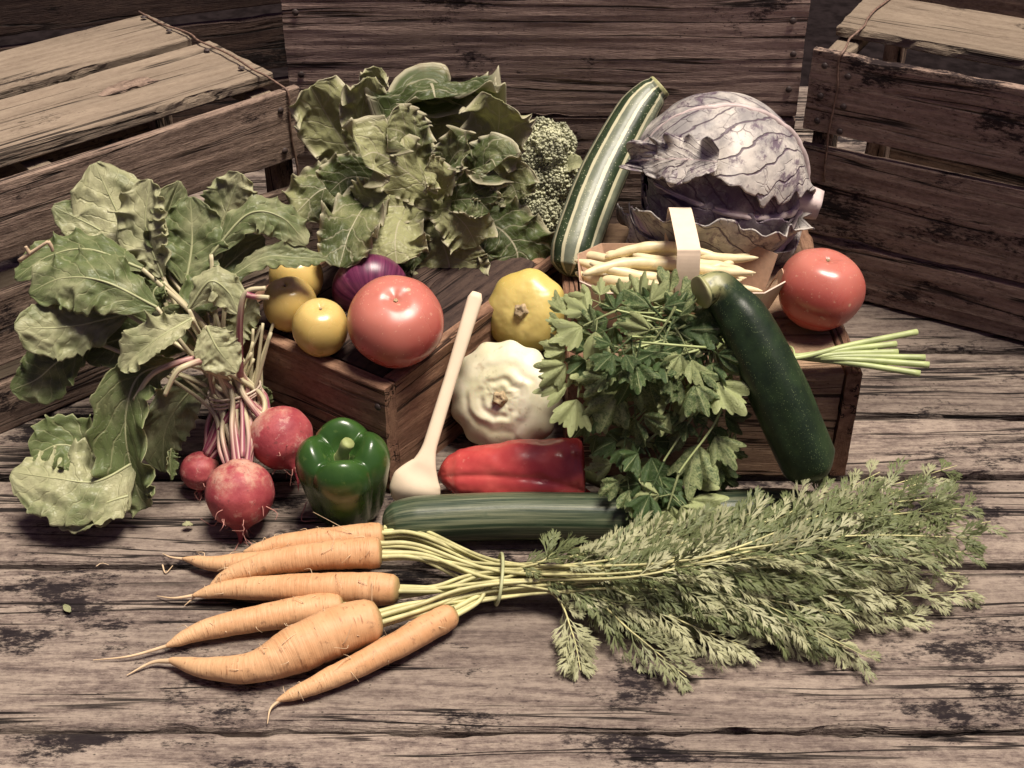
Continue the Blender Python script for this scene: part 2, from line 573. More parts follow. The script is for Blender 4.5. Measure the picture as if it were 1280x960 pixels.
def m_zucchini(name, striped):
    s = NT(name)
    uvv, u, vv = s.uv()
    v = s.objvec()
    sp1 = s.n('TexVoronoi', {'Vector': v, 'Scale': 420.0}).outputs[0]
    n = s.noise(v, 60, 4)
    if striped:
        w = s.noise(s.map(uvv, (30, 9, 1)), 1.0, 5, 0.7)
        ph = s.math('FRACT', s.math('MULTIPLY_ADD', u, 10.0, s.math('MULTIPLY', s.math('SUBTRACT', w, 0.5), 0.22)))
        d = s.math('ABSOLUTE', s.math('SUBTRACT', ph, 0.5))
        stripe = s.math('MULTIPLY', s.rng(d, 0.15, 0.09), s.rng(w, 0.30, 0.42))
        alt = s.rng(s.math('ABSOLUTE', s.math('SUBTRACT', s.math('FRACT', s.math('MULTIPLY', u, 5.0)), 0.5)), 0.27, 0.23)
        dark = s.mix(s.rng(n, 0.35, 0.7), (0.020, 0.034, 0.016), (0.04, 0.06, 0.026))
        grey = s.mix(s.rng(n, 0.35, 0.7), (0.15, 0.17, 0.12), (0.22, 0.24, 0.16))
        c = s.mix(alt, dark, grey)
        spk = s.math('MULTIPLY', s.rng(sp1, 0.26, 0.12), s.rng(n, 0.42, 0.55))
        c = s.mix(s.math('MULTIPLY', spk, 0.85), c, (0.50, 0.50, 0.34))
        c = s.mix(s.math('MULTIPLY', stripe, 0.95), c, (0.58, 0.55, 0.36))
    else:
        c = s.mix(s.rng(n, 0.35, 0.7), (0.010, 0.020, 0.009), (0.020, 0.038, 0.014))
        sp2 = s.n('TexVoronoi', {'Vector': v, 'Scale': 700.0}).outputs[0]
        spk = s.math('MULTIPLY', s.rng(sp2, 0.24, 0.10), s.rng(s.noise(s.map(uvv, (22, 3, 1)), 1.0, 3), 0.40, 0.60))
        c = s.mix(s.math('MULTIPLY', spk, 0.9), c, (0.20, 0.25, 0.11))
        neck = s.math('MULTIPLY', s.rng(vv, 0.76, 0.90), s.rng(s.noise(s.map(uvv, (10, 9, 1)), 1.0, 4), 0.34, 0.54))
        c = s.mix(s.math('MULTIPLY', neck, 0.8), c, (0.36, 0.36, 0.16))
    end = s.rng(vv, 0.955, 0.975)
    c = s.mix(end, c, (0.36, 0.36, 0.17))
    return s.done(c, 0.42, s.bump(s.noise(v, 130, 4), 0.2, 0.002), 0.4)


M['zuc_dark'] = m_zucchini('zucchini_dark', False)
M['zuc_stripe'] = m_zucchini('zucchini_striped', True)


def m_cucumber():
    s = NT('cucumber_skin')
    uvv, u, vv = s.uv()
    v = s.objvec()
    st = s.noise(s.map(uvv, (34, 2.2, 1)), 1.0, 5, 0.65)
    c = s.mix(s.rng(st, 0.40, 0.66), (0.022, 0.040, 0.020), (0.15, 0.165, 0.095))
    n = s.noise(v, 90, 5)
    c = s.mix(s.rng(n, 0.55, 0.72, 0, 0.5), c, (0.05, 0.075, 0.04))
    return s.done(c, 0.42, s.bump(s.math('ADD', st, s.math('MULTIPLY', n, 0.5)), 0.3, 0.0015), 0.4)


M['cucumber'] = m_cucumber()


def m_leaf(name, dark, light, vein, back, nv=9.0, slope=1.6, rough=0.5, tfac=0.28, net=26, pucker=0.5, brown=0.0, midw=0.03, spec=0.35, lat=0.7, rv=0.32, rim=0.95):
    s = NT(name)
    uvv, u, vv = s.uv()
    v = s.objvec()
    r = s.rand()
    n = s.noise(v, 34, 4, 0.6)
    n2 = s.noise(v, 9, 2)
    f = s.math('ADD', s.math('MULTIPLY', n, 0.6), s.math('ADD', s.math('MULTIPLY', n2, 0.4), s.math('MULTIPLY', s.math('SUBTRACT', r, 0.5), rv)))
    c = s.mix(s.rng(f, 0.34, 0.66), dark, light)
    a = s.math('MULTIPLY', s.math('ABSOLUTE', s.math('SUBTRACT', u, 0.5)), 2.0)
    wob = s.noise(s.map(uvv, (3, 5, 1)), 1.0, 3)
    ph = s.math('FRACT', s.math('ADD', s.math('SUBTRACT', s.math('MULTIPLY', vv, nv), s.math('MULTIPLY', a, slope)), s.math('MULTIPLY', wob, 1.3)))
    dl = s.math('ABSOLUTE', s.math('SUBTRACT', ph, 0.5))
    latv = s.math('MULTIPLY', s.rng(dl, 0.075, 0.02), s.rng(a, 1.0, 0.75))
    mid = s.rng(s.math('SUBTRACT', a, s.math('MULTIPLY', s.math('SUBTRACT', 1.0, vv), midw)), midw * 0.8, midw * 0.25)
    ve = s.n('TexVoronoi', {'Vector': s.map(uvv, (net, net * 1.5, 1)), 'Scale': 1.0}, feature='DISTANCE_TO_EDGE').outputs[0]
    netm = s.rng(ve, 0.07, 0.0)
    vm = s.math('MAXIMUM', s.math('MULTIPLY', latv, lat), s.math('MAXIMUM', mid, s.math('MULTIPLY', netm, 0.22)))
    c = s.mix(s.math('MULTIPLY', vm, 0.8), c, vein)
    edge = s.rng(a, rim, 1.0, 0, 0.55 if rim > 0.9 else 0.9)
    c = s.mix(edge, c, vein)
    if brown:
        bn = s.noise(v, 26, 5, 0.7)
        bm = s.math('MULTIPLY', s.rng(bn, 0.52, 0.66), s.rng(a, 0.4, 1.0))
        c = s.mix(s.math('MULTIPLY', bm, brown), c, (0.27, 0.18, 0.12))
    bf = s.n('NewGeometry').outputs['Backfacing']
    c = s.mix(s.math('MULTIPLY', bf, 0.75), c, back)
    h = s.math('SUBTRACT', s.math('MULTIPLY', n, pucker), s.math('MULTIPLY', s.math('MAXIMUM', latv, s.math('MULTIPLY', netm, 0.5)), 0.6))
    nr = s.bump(h, 0.6, 0.002)
    return s.done(c, rough, nr, spec, trans=s.mix(0.5, c, tuple(min(1, 1.3 * x) for x in light)), tfac=tfac)


M['beet_leaf'] = m_leaf('beet_leaf', (0.125, 0.165, 0.06), (0.49, 0.49, 0.28), (0.46, 0.46, 0.25), (0.33, 0.36, 0.19), nv=8, slope=1.8, rough=0.42, tfac=0.22, lat=0.45)
M['lettuce_leaf'] = m_leaf('lettuce_leaf', (0.075, 0.105, 0.035), (0.40, 0.41, 0.20), (0.62, 0.58, 0.40), (0.52, 0.50, 0.32), nv=7, slope=1.3, rough=0.42, tfac=0.34, brown=0.32, pucker=0.8, net=16, midw=0.022, lat=0.5, rim=0.80, rv=0.5)
M['parsley_leaf'] = m_leaf('parsley_leaf', (0.042, 0.085, 0.025), (0.37, 0.42, 0.19), (0.36, 0.40, 0.19), (0.32, 0.36, 0.19), nv=5, slope=1.2, rough=0.4, tfac=0.22, net=12, midw=0.02, lat=0.35, rv=0.55)
M['frond'] = m_leaf('carrot_frond', (0.14, 0.175, 0.07), (0.50, 0.505, 0.30), (0.42, 0.43, 0.23), (0.36, 0.38, 0.21), nv=1, slope=0.2, rough=0.5, tfac=0.3, net=3, lat=0.0, rv=0.75)
M['carrot_stem'] = m_simple('carrot_stem', (0.47, 0.45, 0.215), 0.5, 0.22, 80)
M['parsley_stem'] = m_simple('parsley_stem', (0.36, 0.42, 0.18), 0.45, 0.18, 60)
M['rib'] = m_simple('leaf_rib', (0.38, 0.40, 0.21), 0.5, 0.12, 80)


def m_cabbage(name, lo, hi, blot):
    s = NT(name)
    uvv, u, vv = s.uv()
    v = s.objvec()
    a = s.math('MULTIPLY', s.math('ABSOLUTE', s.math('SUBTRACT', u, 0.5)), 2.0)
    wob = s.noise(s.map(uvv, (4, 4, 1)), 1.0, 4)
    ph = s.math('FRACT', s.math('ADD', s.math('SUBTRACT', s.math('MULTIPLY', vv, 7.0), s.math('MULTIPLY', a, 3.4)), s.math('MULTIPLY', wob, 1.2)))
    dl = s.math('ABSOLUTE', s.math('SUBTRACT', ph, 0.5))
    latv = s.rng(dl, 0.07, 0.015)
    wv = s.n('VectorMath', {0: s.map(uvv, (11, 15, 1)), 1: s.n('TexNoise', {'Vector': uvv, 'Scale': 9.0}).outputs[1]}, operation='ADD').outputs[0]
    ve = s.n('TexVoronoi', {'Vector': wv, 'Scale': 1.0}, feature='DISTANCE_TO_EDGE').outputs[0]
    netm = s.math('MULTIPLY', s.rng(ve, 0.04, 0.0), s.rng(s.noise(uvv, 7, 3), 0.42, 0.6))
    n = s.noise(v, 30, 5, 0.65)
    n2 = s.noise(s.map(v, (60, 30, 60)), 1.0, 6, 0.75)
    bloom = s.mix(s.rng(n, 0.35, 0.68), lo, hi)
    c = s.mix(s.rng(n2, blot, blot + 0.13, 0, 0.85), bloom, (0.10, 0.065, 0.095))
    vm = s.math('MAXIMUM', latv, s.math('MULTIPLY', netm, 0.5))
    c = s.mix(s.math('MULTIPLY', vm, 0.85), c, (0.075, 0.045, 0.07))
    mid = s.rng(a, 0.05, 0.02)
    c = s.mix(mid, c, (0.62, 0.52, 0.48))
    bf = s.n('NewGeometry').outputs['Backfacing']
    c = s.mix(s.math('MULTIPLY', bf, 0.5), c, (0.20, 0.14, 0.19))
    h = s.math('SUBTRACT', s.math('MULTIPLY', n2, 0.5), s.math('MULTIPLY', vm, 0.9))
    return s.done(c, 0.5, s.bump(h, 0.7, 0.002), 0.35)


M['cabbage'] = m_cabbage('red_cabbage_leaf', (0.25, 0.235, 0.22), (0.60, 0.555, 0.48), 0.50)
M['cabbage_dark'] = m_cabbage('red_cabbage_inner_shaded_leaf', (0.085, 0.065, 0.08), (0.30, 0.26, 0.26), 0.44)  # inner leaves with less bloom, darkened to strengthen the shadow under the top leaf
M['cabbage_rib'] = m_simple('cabbage_rib', (0.50, 0.41, 0.38), 0.6, 0.25, 60, 0.3)
M['brocc'] = m_simple('broccoli_bud', (0.38, 0.385, 0.25), 0.6, 0.45, 55)
M['brocc_stalk'] = m_simple('broccoli_stalk', (0.34, 0.38, 0.19), 0.6, 0.2, 40)


# ------------------------------------------------------------------ wood pieces
def plank_mesh(L, W, T, mat, seed, nL=60, nW=10, rough=1.0, chip=1.0, edge=0.0016):
    """sawn board along X centred at the origin; worn arrises, furrowed faces"""
    e = min(edge, T * 0.3, W * 0.3)
    hw, ht = W / 2, T / 2
    yy = np.linspace(-hw + e, hw - e, nW)
    prof = [(y, ht) for y in yy] + [(hw - e * .3, ht - e * .3), (hw, ht - e), (hw, 0), (hw, -ht + e)]
    yb = np.linspace(hw - e, -hw + e, max(3, nW // 2))
    prof += [(y, -ht) for y in yb] + [(-hw, -ht + e), (-hw, 0), (-hw, ht - e), (-hw + e * .3, ht - e * .3)]
    prof = np.array(prof)
    x = np.linspace(-L / 2, L / 2, nL)
    X = x[:, None] * np.ones((1, len(prof)))
    Y = prof[None, :, 0] * np.ones((nL, 1))
    Z = prof[None, :, 1] * np.ones((nL, 1))
    furrow = fbm(X * 7, Y * 160, Z * 160, seed, 3) * 0.0009 * rough
    wav = fbm(X * 3, Y * 12, Z * 3, seed + 3, 3) * 0.0016 * rough
    top = np.abs(Z) >= ht - 1e-6
    Z = Z + np.where(top, np.sign(Z) * (furrow + wav * 0.6), 0)
    side = np.abs(Y) >= hw - e * 1.01
    ch = fbm(X * 26, Z * 60, np.sign(Y) * 9.0, seed + 5, 4)
    chd = np.clip(ch - 0.12, 0, 1) * 0.010 * chip
    bow = fbm(X * 2.2, np.sign(Y) * 5.0, 0, seed + 8, 2) * 0.0022 * rough
    Y = Y - np.where(side, np.sign(Y) * (chd * np.where(Z > 0, 1.0, 0.5)), 0) + bow
    en = fbm(Y * 90, Z * 60, 0, seed + 6, 3) * 0.0014
    X[0] += en[0]
    X[-1] += en[-1]
    P = np.stack([X, Y, Z], -1)
    return MB().grid(P, wrap=True, cap0=True, cap1=True).mesh('plank', mat, smooth=False)


_seed = [100]


def plank(parent, name, L, W, T, mat, loc, rot=(0, 0, 0), nL=50, nW=8, **kw):
    _seed[0] += 13
    o = link(name, plank_mesh(L, W, T, mat, _seed[0], nL, nW, **kw), parent, loc, rot)
    return o


# table: weathered boards running left to right
table = thing('table_top', None, None)
table['kind'] = 'structure'
rows = [1100, 912, 703, 592, 517, 436, 345, 268]
ys = [pz(640, r, 0)[1] for r in rows] + [0.42, 0.56, 0.70]
for k in range(len(ys) - 1):
    a, b = ys[k], ys[k + 1]
    gap = (0.005, 0.007, 0.0105, 0.0105, 0.005, 0.009)[k] if k < 6 else 0.004
    plank(table, 'plank', 1.9, b - a - gap, 0.03, M['table'], (0.03 * ((k * 7) % 5 - 2), (a + b) / 2, -0.015 - 0.0012 * (k % 3)),
          nL=420 if k < 6 else 160, nW=70 if k < 3 else 36, rough=1.3, chip=0.9, edge=0.004)
under = MB().faces([(-0.9, -0.6, -0.060), (0.9, -0.6, -0.060), (0.9, 0.68, -0.060), (-0.9, 0.68, -0.060),
                    (-0.9, -0.6, -0.09), (0.9, -0.6, -0.09), (0.9, 0.68, -0.09), (-0.9, 0.68, -0.09)],
                   [(0, 1, 2, 3), (7, 6, 5, 4), (0, 4, 5, 1), (1, 5, 6, 2), (2, 6, 7, 3), (3, 7, 4, 0)]).build('underframe', M['dark_wood'], table, smooth=False)
gx = np.linspace(-6, 6, 40)
GX, GY = np.meshgrid(gx, gx, indexing='ij')
ground = MB().grid(np.stack([GX, GY, -0.72 + 0.03 * fbm(GX, GY, 0, 3)], -1)).build('ground', M['soil'])
ground['kind'] = 'structure'


def wire(parent, pts, r=0.0011, name='wire'):
    p = spl(pts, 60)
    p = p + 0.0007 * np.stack([vnoise(np.arange(60) * 0.35, k * 3.1, 0, 5) for k in range(3)], 1)
    return MB().grid(tube(p, r, 6), True, True, True).build(name, M['wire'], parent)


def nail(parent, loc, axis='y'):
    th = np.linspace(0, 2 * np.pi, 10, endpoint=False)
    P = np.stack([np.stack([r * np.cos(th), r * np.sin(th), np.full(10, z)], 1) for r, z in ((0.0032, 0), (0.0032, 0.0006), (0.0022, 0.0013), (0.0002, 0.0016))])
    o = MB().grid(P, True).build('nail', M['nail'], parent, loc=loc)
    if axis == 'y':
        o.rotation_euler = (R(90), 0, 0)
    return o


S90 = R(90)
# --- left crate: slatted fruit crate on its side, turned towards the middle
cl = thing('slatted_crate', 'pale slatted wooden crate at the left with wire along its end', 'crate', (-0.195, 0.150, 0), R(42))
LL = 0.52
for z0, z1, mt in ((0.158, 0.226, 'crate_brown'), (0.066, 0.130, 'crate_brown'), (0.0, 0.047, 'crate_brown')):
    plank(cl, 'slat', LL, z1 - z0, 0.010, M[mt], (-LL / 2, 0.005, (z0 + z1) / 2), (S90, 0, 0), nL=90, nW=14)
plank(cl, 'slat', LL, 0.108, 0.012, M['crate_pale'], (-LL / 2 - 0.004, 0.090, 0.226), (0, R(0.4), R(0.5)), nL=110, nW=18)
plank(cl, 'slat', LL, 0.092, 0.012, M['crate_pale'], (-LL / 2 - 0.012, 0.212, 0.224), (0, 0, R(-0.6)), nL=110, nW=18)
for z0, z1 in ((0.145, 0.21), (0.05, 0.12)):
    plank(cl, 'slat', LL, z1 - z0, 0.010, M['crate_brown'], (-LL / 2, 0.265, (z0 + z1) / 2), (S90, 0, 0), nL=50, nW=6)
for xx in (-0.018, -0.24, LL * -1 + 0.02):
    for yy_ in (0.020, 0.248):
        plank(cl, 'post', 0.212, 0.020, 0.020, M['crate_brown'], (xx, yy_, 0.108), (0, S90, 0), nL=12, nW=4)
    plank(cl, 'cleat', 0.225, 0.022, 0.012, M['crate_pale'], (xx, 0.134, 0.207), (0, 0, S90), nL=14, nW=4)
plank(cl, 'floor_slat', LL, 0.10, 0.009, M['crate_pale'], (-LL / 2, 0.070, 0.010), (0, 0, 0), nL=30, nW=6)
plank(cl, 'floor_slat', LL, 0.10, 0.009, M['crate_pale'], (-LL / 2, 0.190, 0.010), (0, 0, 0), nL=30, nW=6)
plank(cl, 'inner_board', 0.20, 0.085, 0.010, M['pale_wood'], (-0.42, 0.056, 0.196), (0, 0, 0), nL=30, nW=6)
wire(cl, [(-0.016, 0.262, 0.2315), (-0.018, 0.215, 0.2325), (-0.014, 0.165, 0.2345), (-0.018, 0.14, 0.2348), (-0.015, 0.09, 0.2345), (-0.018, 0.04, 0.2342),
          (-0.014, 0.010, 0.230), (-0.012, -0.0015, 0.222), (-0.014, -0.0015, 0.19), (-0.011, -0.0015, 0.15), (-0.013, -0.0015, 0.10), (-0.012, -0.0015, 0.04)])
for yy_ in (0.06, 0.12, 0.19, 0.24):
    nail(cl, (-0.022, yy_, 0.2325), 'z')
for zz in (0.21, 0.17, 0.115, 0.08):
    nail(cl, (-0.022, -0.0005, zz))

kb = pz(160, 106, 0.2325)
kp = np.linspace(0, 2 * np.pi, 40, endpoint=False)
kg = []
for q_, h_ in ((1.0, -0.0015), (0.86, 0.0002), (0.70, 0.0012), (0.58, -0.0010), (0.44, 0.0009), (0.30, -0.0008), (0.15, 0.0004), (0.01, -0.0006)):
    jr = q_ * (1 + 0.28 * vnoise(np.cos(kp) * 2.2, np.sin(kp) * 2.2, q_ * 3, 8))
    kg.append(np.stack([0.026 * jr * np.cos(kp), 0.010 * jr * np.sin(kp), h_ + 0.0010 * vnoise(np.cos(kp) * 3, np.sin(kp) * 3, q_ * 9, 4)], 1))
kn = MB().grid(np.stack(kg), True).build('knot', M['crate_brown'], cl)
kl = Matrix.Rotation(-R(42), 3, 'Z') @ (Vector(kb) - Vector((-0.195, 0.150, 0)))
kn.location = (kl.x, kl.y, 0.2326)
# --- right crate
cr = thing('slatted_crate', 'stained brown slatted crate at the right with a wide gap between its boards', 'crate', (0.279, 0.186, 0), R(-29))
LR = 0.52
for z0, z1, mt in ((0.168, 0.248, 'crate_mould'), (0.062, 0.153, 'crate_mould'), (0.002, 0.058, 'crate_mould')):
    plank(cr, 'board', LR, z1 - z0, 0.010, M[mt], (LR / 2, 0.005, (z0 + z1) / 2), (S90, 0, 0), nL=90, nW=16)
plank(cr, 'slat', LR, 0.105, 0.011, M['crate_pale'], (LR / 2 + 0.006, 0.102, 0.251), (0, 0, R(0.6)), nL=90, nW=16)
for z0, z1 in ((0.17, 0.245), (0.0, 0.055)):
    plank(cr, 'board', LR, z1 - z0, 0.010, M['crate_brown'], (LR / 2, 0.272, (z0 + z1) / 2), (S90, 0, 0), nL=40, nW=6)
for xx in (0.018, 0.25, LR - 0.02):
    for yy_ in (0.021, 0.256):
        plank(cr, 'post', 0.238, 0.020, 0.020, M['crate_brown'], (xx, yy_, 0.122), (0, S90, 0), nL=12, nW=4)
    plank(cr, 'cleat', 0.235, 0.022, 0.012, M['crate_pale'], (xx, 0.138, 0.237), (0, 0, S90), nL=14, nW=4)
plank(cr, 'inner_board', 0.20, 0.11, 0.009, M['pale_wood'], (0.24, 0.19, 0.118), (0, 0, R(10)), nL=20, nW=6)  # pale board added to stand in for the sunlit background behind the gap
plank(cr, 'floor_slat', LR, 0.10, 0.009, M['crate_brown'], (LR / 2, 0.07, 0.010), (0, 0, 0), nL=20, nW=6)
plank(cr, 'floor_slat', LR, 0.10, 0.009, M['crate_brown'], (LR / 2, 0.20, 0.010), (0, 0, 0), nL=20, nW=6)
wire(cr, [(0.030, 0.15, 0.2585), (0.027, 0.09, 0.2595), (0.030, 0.055, 0.2585), (0.026, 0.030, 0.254), (0.028, 0.002, 0.2515), (0.026, -0.0015, 0.243), (0.028, -0.0015, 0.21),
          (0.026, -0.0015, 0.17), (0.028, -0.0015, 0.12)])
for zz in (0.235, 0.205, 0.18):
    nail(cr, (0.013, -0.0005, zz))
    nail(cr, (0.036, -0.0005, zz - 0.006))

# --- back crate: two wide boards facing the viewer
cb = thing('board_crate', 'dark brown crate of two wide boards standing behind the lettuce and cabbage', 'crate', (0.031, 0.196, 0))
LB = 0.484
for z0, z1 in ((0.0, 0.1745), (0.1765, 0.302)):
    plank(cb, 'board', LB, z1 - z0, 0.012, M['board'], (0, 0.006, (z0 + z1) / 2), (S90, 0, 0), nL=160, nW=34, rough=1.4)
for sx in (-1, 1):
    for z0, z1 in ((0.0, 0.14), (0.15, 0.298)):
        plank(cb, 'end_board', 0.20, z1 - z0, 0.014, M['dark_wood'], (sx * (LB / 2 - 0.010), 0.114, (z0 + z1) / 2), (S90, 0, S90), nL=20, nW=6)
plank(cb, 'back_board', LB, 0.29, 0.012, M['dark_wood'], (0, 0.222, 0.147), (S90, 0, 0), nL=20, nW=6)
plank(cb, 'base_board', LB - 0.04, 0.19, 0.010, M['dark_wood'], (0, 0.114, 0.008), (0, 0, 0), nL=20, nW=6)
for zz in (0.272, 0.24, 0.205, 0.16, 0.135):
    nail(cb, (LB / 2 - 0.010 - 0.004 * (int(zz * 100) % 2), -0.0008, zz))
for zz in (0.28, 0.22, 0.15):
    nail(cb, (-LB / 2 + 0.012, -0.0008, zz))

# a third, dark crate far behind the left one
cz = thing('dark_crate', 'dark weathered crate standing behind the pale slatted crate at the far left', 'crate', (-0.56, 0.48, 0), R(20))
for z0, z1 in ((0.0, 0.06), (0.075, 0.14), (0.155, 0.21)):
    plank(cz, 'slat', 0.5, z1 - z0, 0.012, M['dark_wood'], (0.10, 0, (z0 + z1) / 2), (S90, 0, 0), nL=30, nW=6)
for xx in (-0.13, 0.33):
    plank(cz, 'post', 0.20, 0.022, 0.022, M['dark_wood'], (xx, 0.018, 0.101), (0, S90, 0), nL=10, nW=4)

# --- small box under the tomatoes
HB = 0.105
A = pz(480, 486, HB)
tb = thing('small_wooden_box', 'small old brown box with a worn corner, under the red and yellow tomatoes', 'box', (A[0], A[1], 0), R(-35))
BX, BY = 0.185, 0.25
plank(tb, 'side_board', BX, HB - 0.001, 0.013, M['box_red'], (-BX / 2, 0.0065, HB / 2), (S90, 0, 0), nL=60, nW=18, rough=1.4)
plank(tb, 'side_board', BX - 0.028, HB - 0.004, 0.013, M['box_red'], (-BX / 2, BY - 0.0065, HB / 2 - 0.002), (S90, 0, 0), nL=30, nW=8)
plank(tb, 'end_board', BY - 0.014, HB, 0.013, M['box_red'], (-0.0065, BY / 2 + 0.007, HB / 2), (S90, 0, S90), nL=60, nW=18, rough=1.4)
plank(tb, 'end_board', BY - 0.014, HB - 0.002, 0.013, M['box_red'], (-BX + 0.0065, BY / 2 + 0.007, HB / 2), (S90, 0, S90), nL=40, nW=8)
for k in range(3):
    w = (BX - 0.028) / 3
    plank(tb, 'lid_board', BY - 0.030, w - 0.002, 0.008, M['dark_wood'], (-0.014 - w * (k + 0.5), BY / 2, HB - 0.0065), (0, 0, S90), nL=40, nW=8)  # dark wood paints in the shadow that the lettuce casts on the lid
nail(tb, (-0.007, -0.0008, HB - 0.02))
nail(tb, (-0.007, -0.0008, 0.03))

# --- box under the parsley
HP = 0.106
px0, px1 = 0.0445, 0.279
yf, ybk = -0.135, 0.118
pb = thing('wooden_box', 'reddish wooden box under the parsley, the bean punnet and the cabbage', 'box', ((px0 + px1) / 2, yf, 0))
WP, DP = px1 - px0, ybk - yf
for sx in (-1, 1):
    plank(pb, 'side_board', DP, HP, 0.0135, M['box_red'], (sx * (WP / 2 - 0.00675), DP / 2, HP / 2), (S90, 0, S90), nL=50, nW=14)
plank(pb, 'front_board', WP - 0.029, HP - 0.006, 0.012, M['box_tan'], (0, 0.0085, HP / 2 - 0.005), (S90, 0, 0), nL=60, nW=16)
plank(pb, 'back_board', WP - 0.029, HP - 0.006, 0.012, M['box_tan'], (0, DP - 0.007, HP / 2 - 0.005), (S90, 0, 0), nL=30, nW=8)
for k in range(3):
    d = DP / 3
    plank(pb, 'lid_board', WP - 0.030, d - 0.0025, 0.009, M['box_tan'], (0, d * (k + 0.5), HP - 0.0062), (0, 0, 0), nL=40, nW=10)


# ------------------------------------------------------------------ lathe fruit
def lathe(prof, m=64, cross=None, n=60):
    """prof: list (r,z) control points, smooth; returns grid; cross(theta,t,r,z)->(r,z)"""
    p = spl([(a, 0, b) for a, b in prof], n)
    r, z = np.maximum(p[:, 0], 0.00005), p[:, 2]
    th = np.linspace(0, 2 * np.pi, m, endpoint=False)[None, :]
    t = np.linspace(0, 1, n)[:, None]
    rr, zz = r[:, None] * np.ones((1, m)), z[:, None] * np.ones((1, m))
    if cross is not None:
        rr, zz = cross(th, t, rr, zz)
    return np.stack([rr * np.cos(th), rr * np.sin(th), zz], -1)


def orient(o, zdir, spin=0.0):
    q = Vector(zdir).to_track_quat('Z', 'Y')
    o.rotation_mode = 'QUATERNION'
    from mathutils import Quaternion
    o.rotation_quaternion = q @ Quaternion((0, 0, 1), spin)


def tomato(label, c, r, squash, zdir, mat, seed, group=None, lobes=5, lob=0.03, cat='tomato', name='tomato'):
    prof = [(0.0, -0.80), (0.25, -0.83), (0.55, -0.72), (0.86, -0.40), (1.0, 0.0), (0.94, 0.42), (0.70, 0.76), (0.38, 0.89), (0.16, 0.86), (0.05, 0.81), (0.0, 0.80)]
    prof = [(a * r, b * r * squash) for a, b in prof]

    def cr_(th, t, rr, zz):
        k = 1 + lob * np.cos(lobes * th + seed + 0.6 * np.sin(2 * th)) * np.sin(np.pi * t) + 0.045 * fbm(np.cos(th) * 1.2 + seed, np.sin(th) * 1.2, t * 2.5, seed, 2)
        return rr * k, zz * (1 + 0.03 * fbm(np.cos(th) + seed, np.sin(th), 3.3, seed + 4, 2))
    root = thing(name, label, cat, c, 0, group)
    body = MB().grid(lathe(prof, 72, cr_, 70), True).build('body', mat, root)
    orient(body, zdir, seed)
    th = np.linspace(0, 2 * np.pi, 16, endpoint=False)
    zt = 0.80 * r * squash
    P = np.stack([np.stack([q * r * (1 + 0.3 * np.cos(5 * th)) * np.cos(th), q * r * (1 + 0.3 * np.cos(5 * th)) * np.sin(th), np.full(16, zt + dz)], 1)
                  for q, dz in ((0.045, 0.0004), (0.04, 0.0016), (0.02, 0.0018), (0.001, 0.0010))])
    sc = MB().grid(P, True).build('blossom_scar', M['scar'], body)
    return root


tomato('large red tomato on the corner of the small box at the left', pyy(495, 405, -0.114), 0.0385, 0.93, (0.06, -0.33, 0.94), M['tom_red'], 1, 'red tomatoes', lob=0.012)
tomato('red tomato on the right edge of the box beside the bean punnet', pyy(1024, 365, -0.066), 0.0350, 1.03, (0.12, 0.03, 1.0), M['tom_red'], 7, 'red tomatoes', lob=0.025)
YG = 'yellow tomatoes'
tomato('yellow tomato touching the big red tomato on the small box', pyy(400, 412, -0.101), 0.0225, 1.14, (0.12, -0.1, 1), M['tom_yel'], 3, YG, lob=0.012)
tomato('yellow tomato between the beet leaves and another yellow tomato', pyy(363, 383, -0.064), 0.0222, 1.16, (-0.1, -0.1, 1), M['tom_yel'], 9, YG, lob=0.012)
tomato('yellow tomato half hidden under a beet leaf, behind the other two', pyy(371, 349, -0.016), 0.0230, 1.12, (0, 0, 1), M['tom_yel'], 14, YG, lob=0.012)

# red onion
on = thing('red_onion', 'purple red onion behind the big red tomato under the lettuce', 'onion', pyy(463, 362, -0.018))
ob = MB().grid(lathe([(0, -0.0235), (0.012, -0.023), (0.027, -0.014), (0.033, 0.0), (0.028, 0.0135), (0.014, 0.022), (0.006, 0.028), (0.004, 0.038), (0.0, 0.039)], 48), True).build('bulb', M['onion'], on)
orient(ob, (-0.15, 0.97, 0.12))
th = np.linspace(0, 2 * np.pi, 20, endpoint=False)


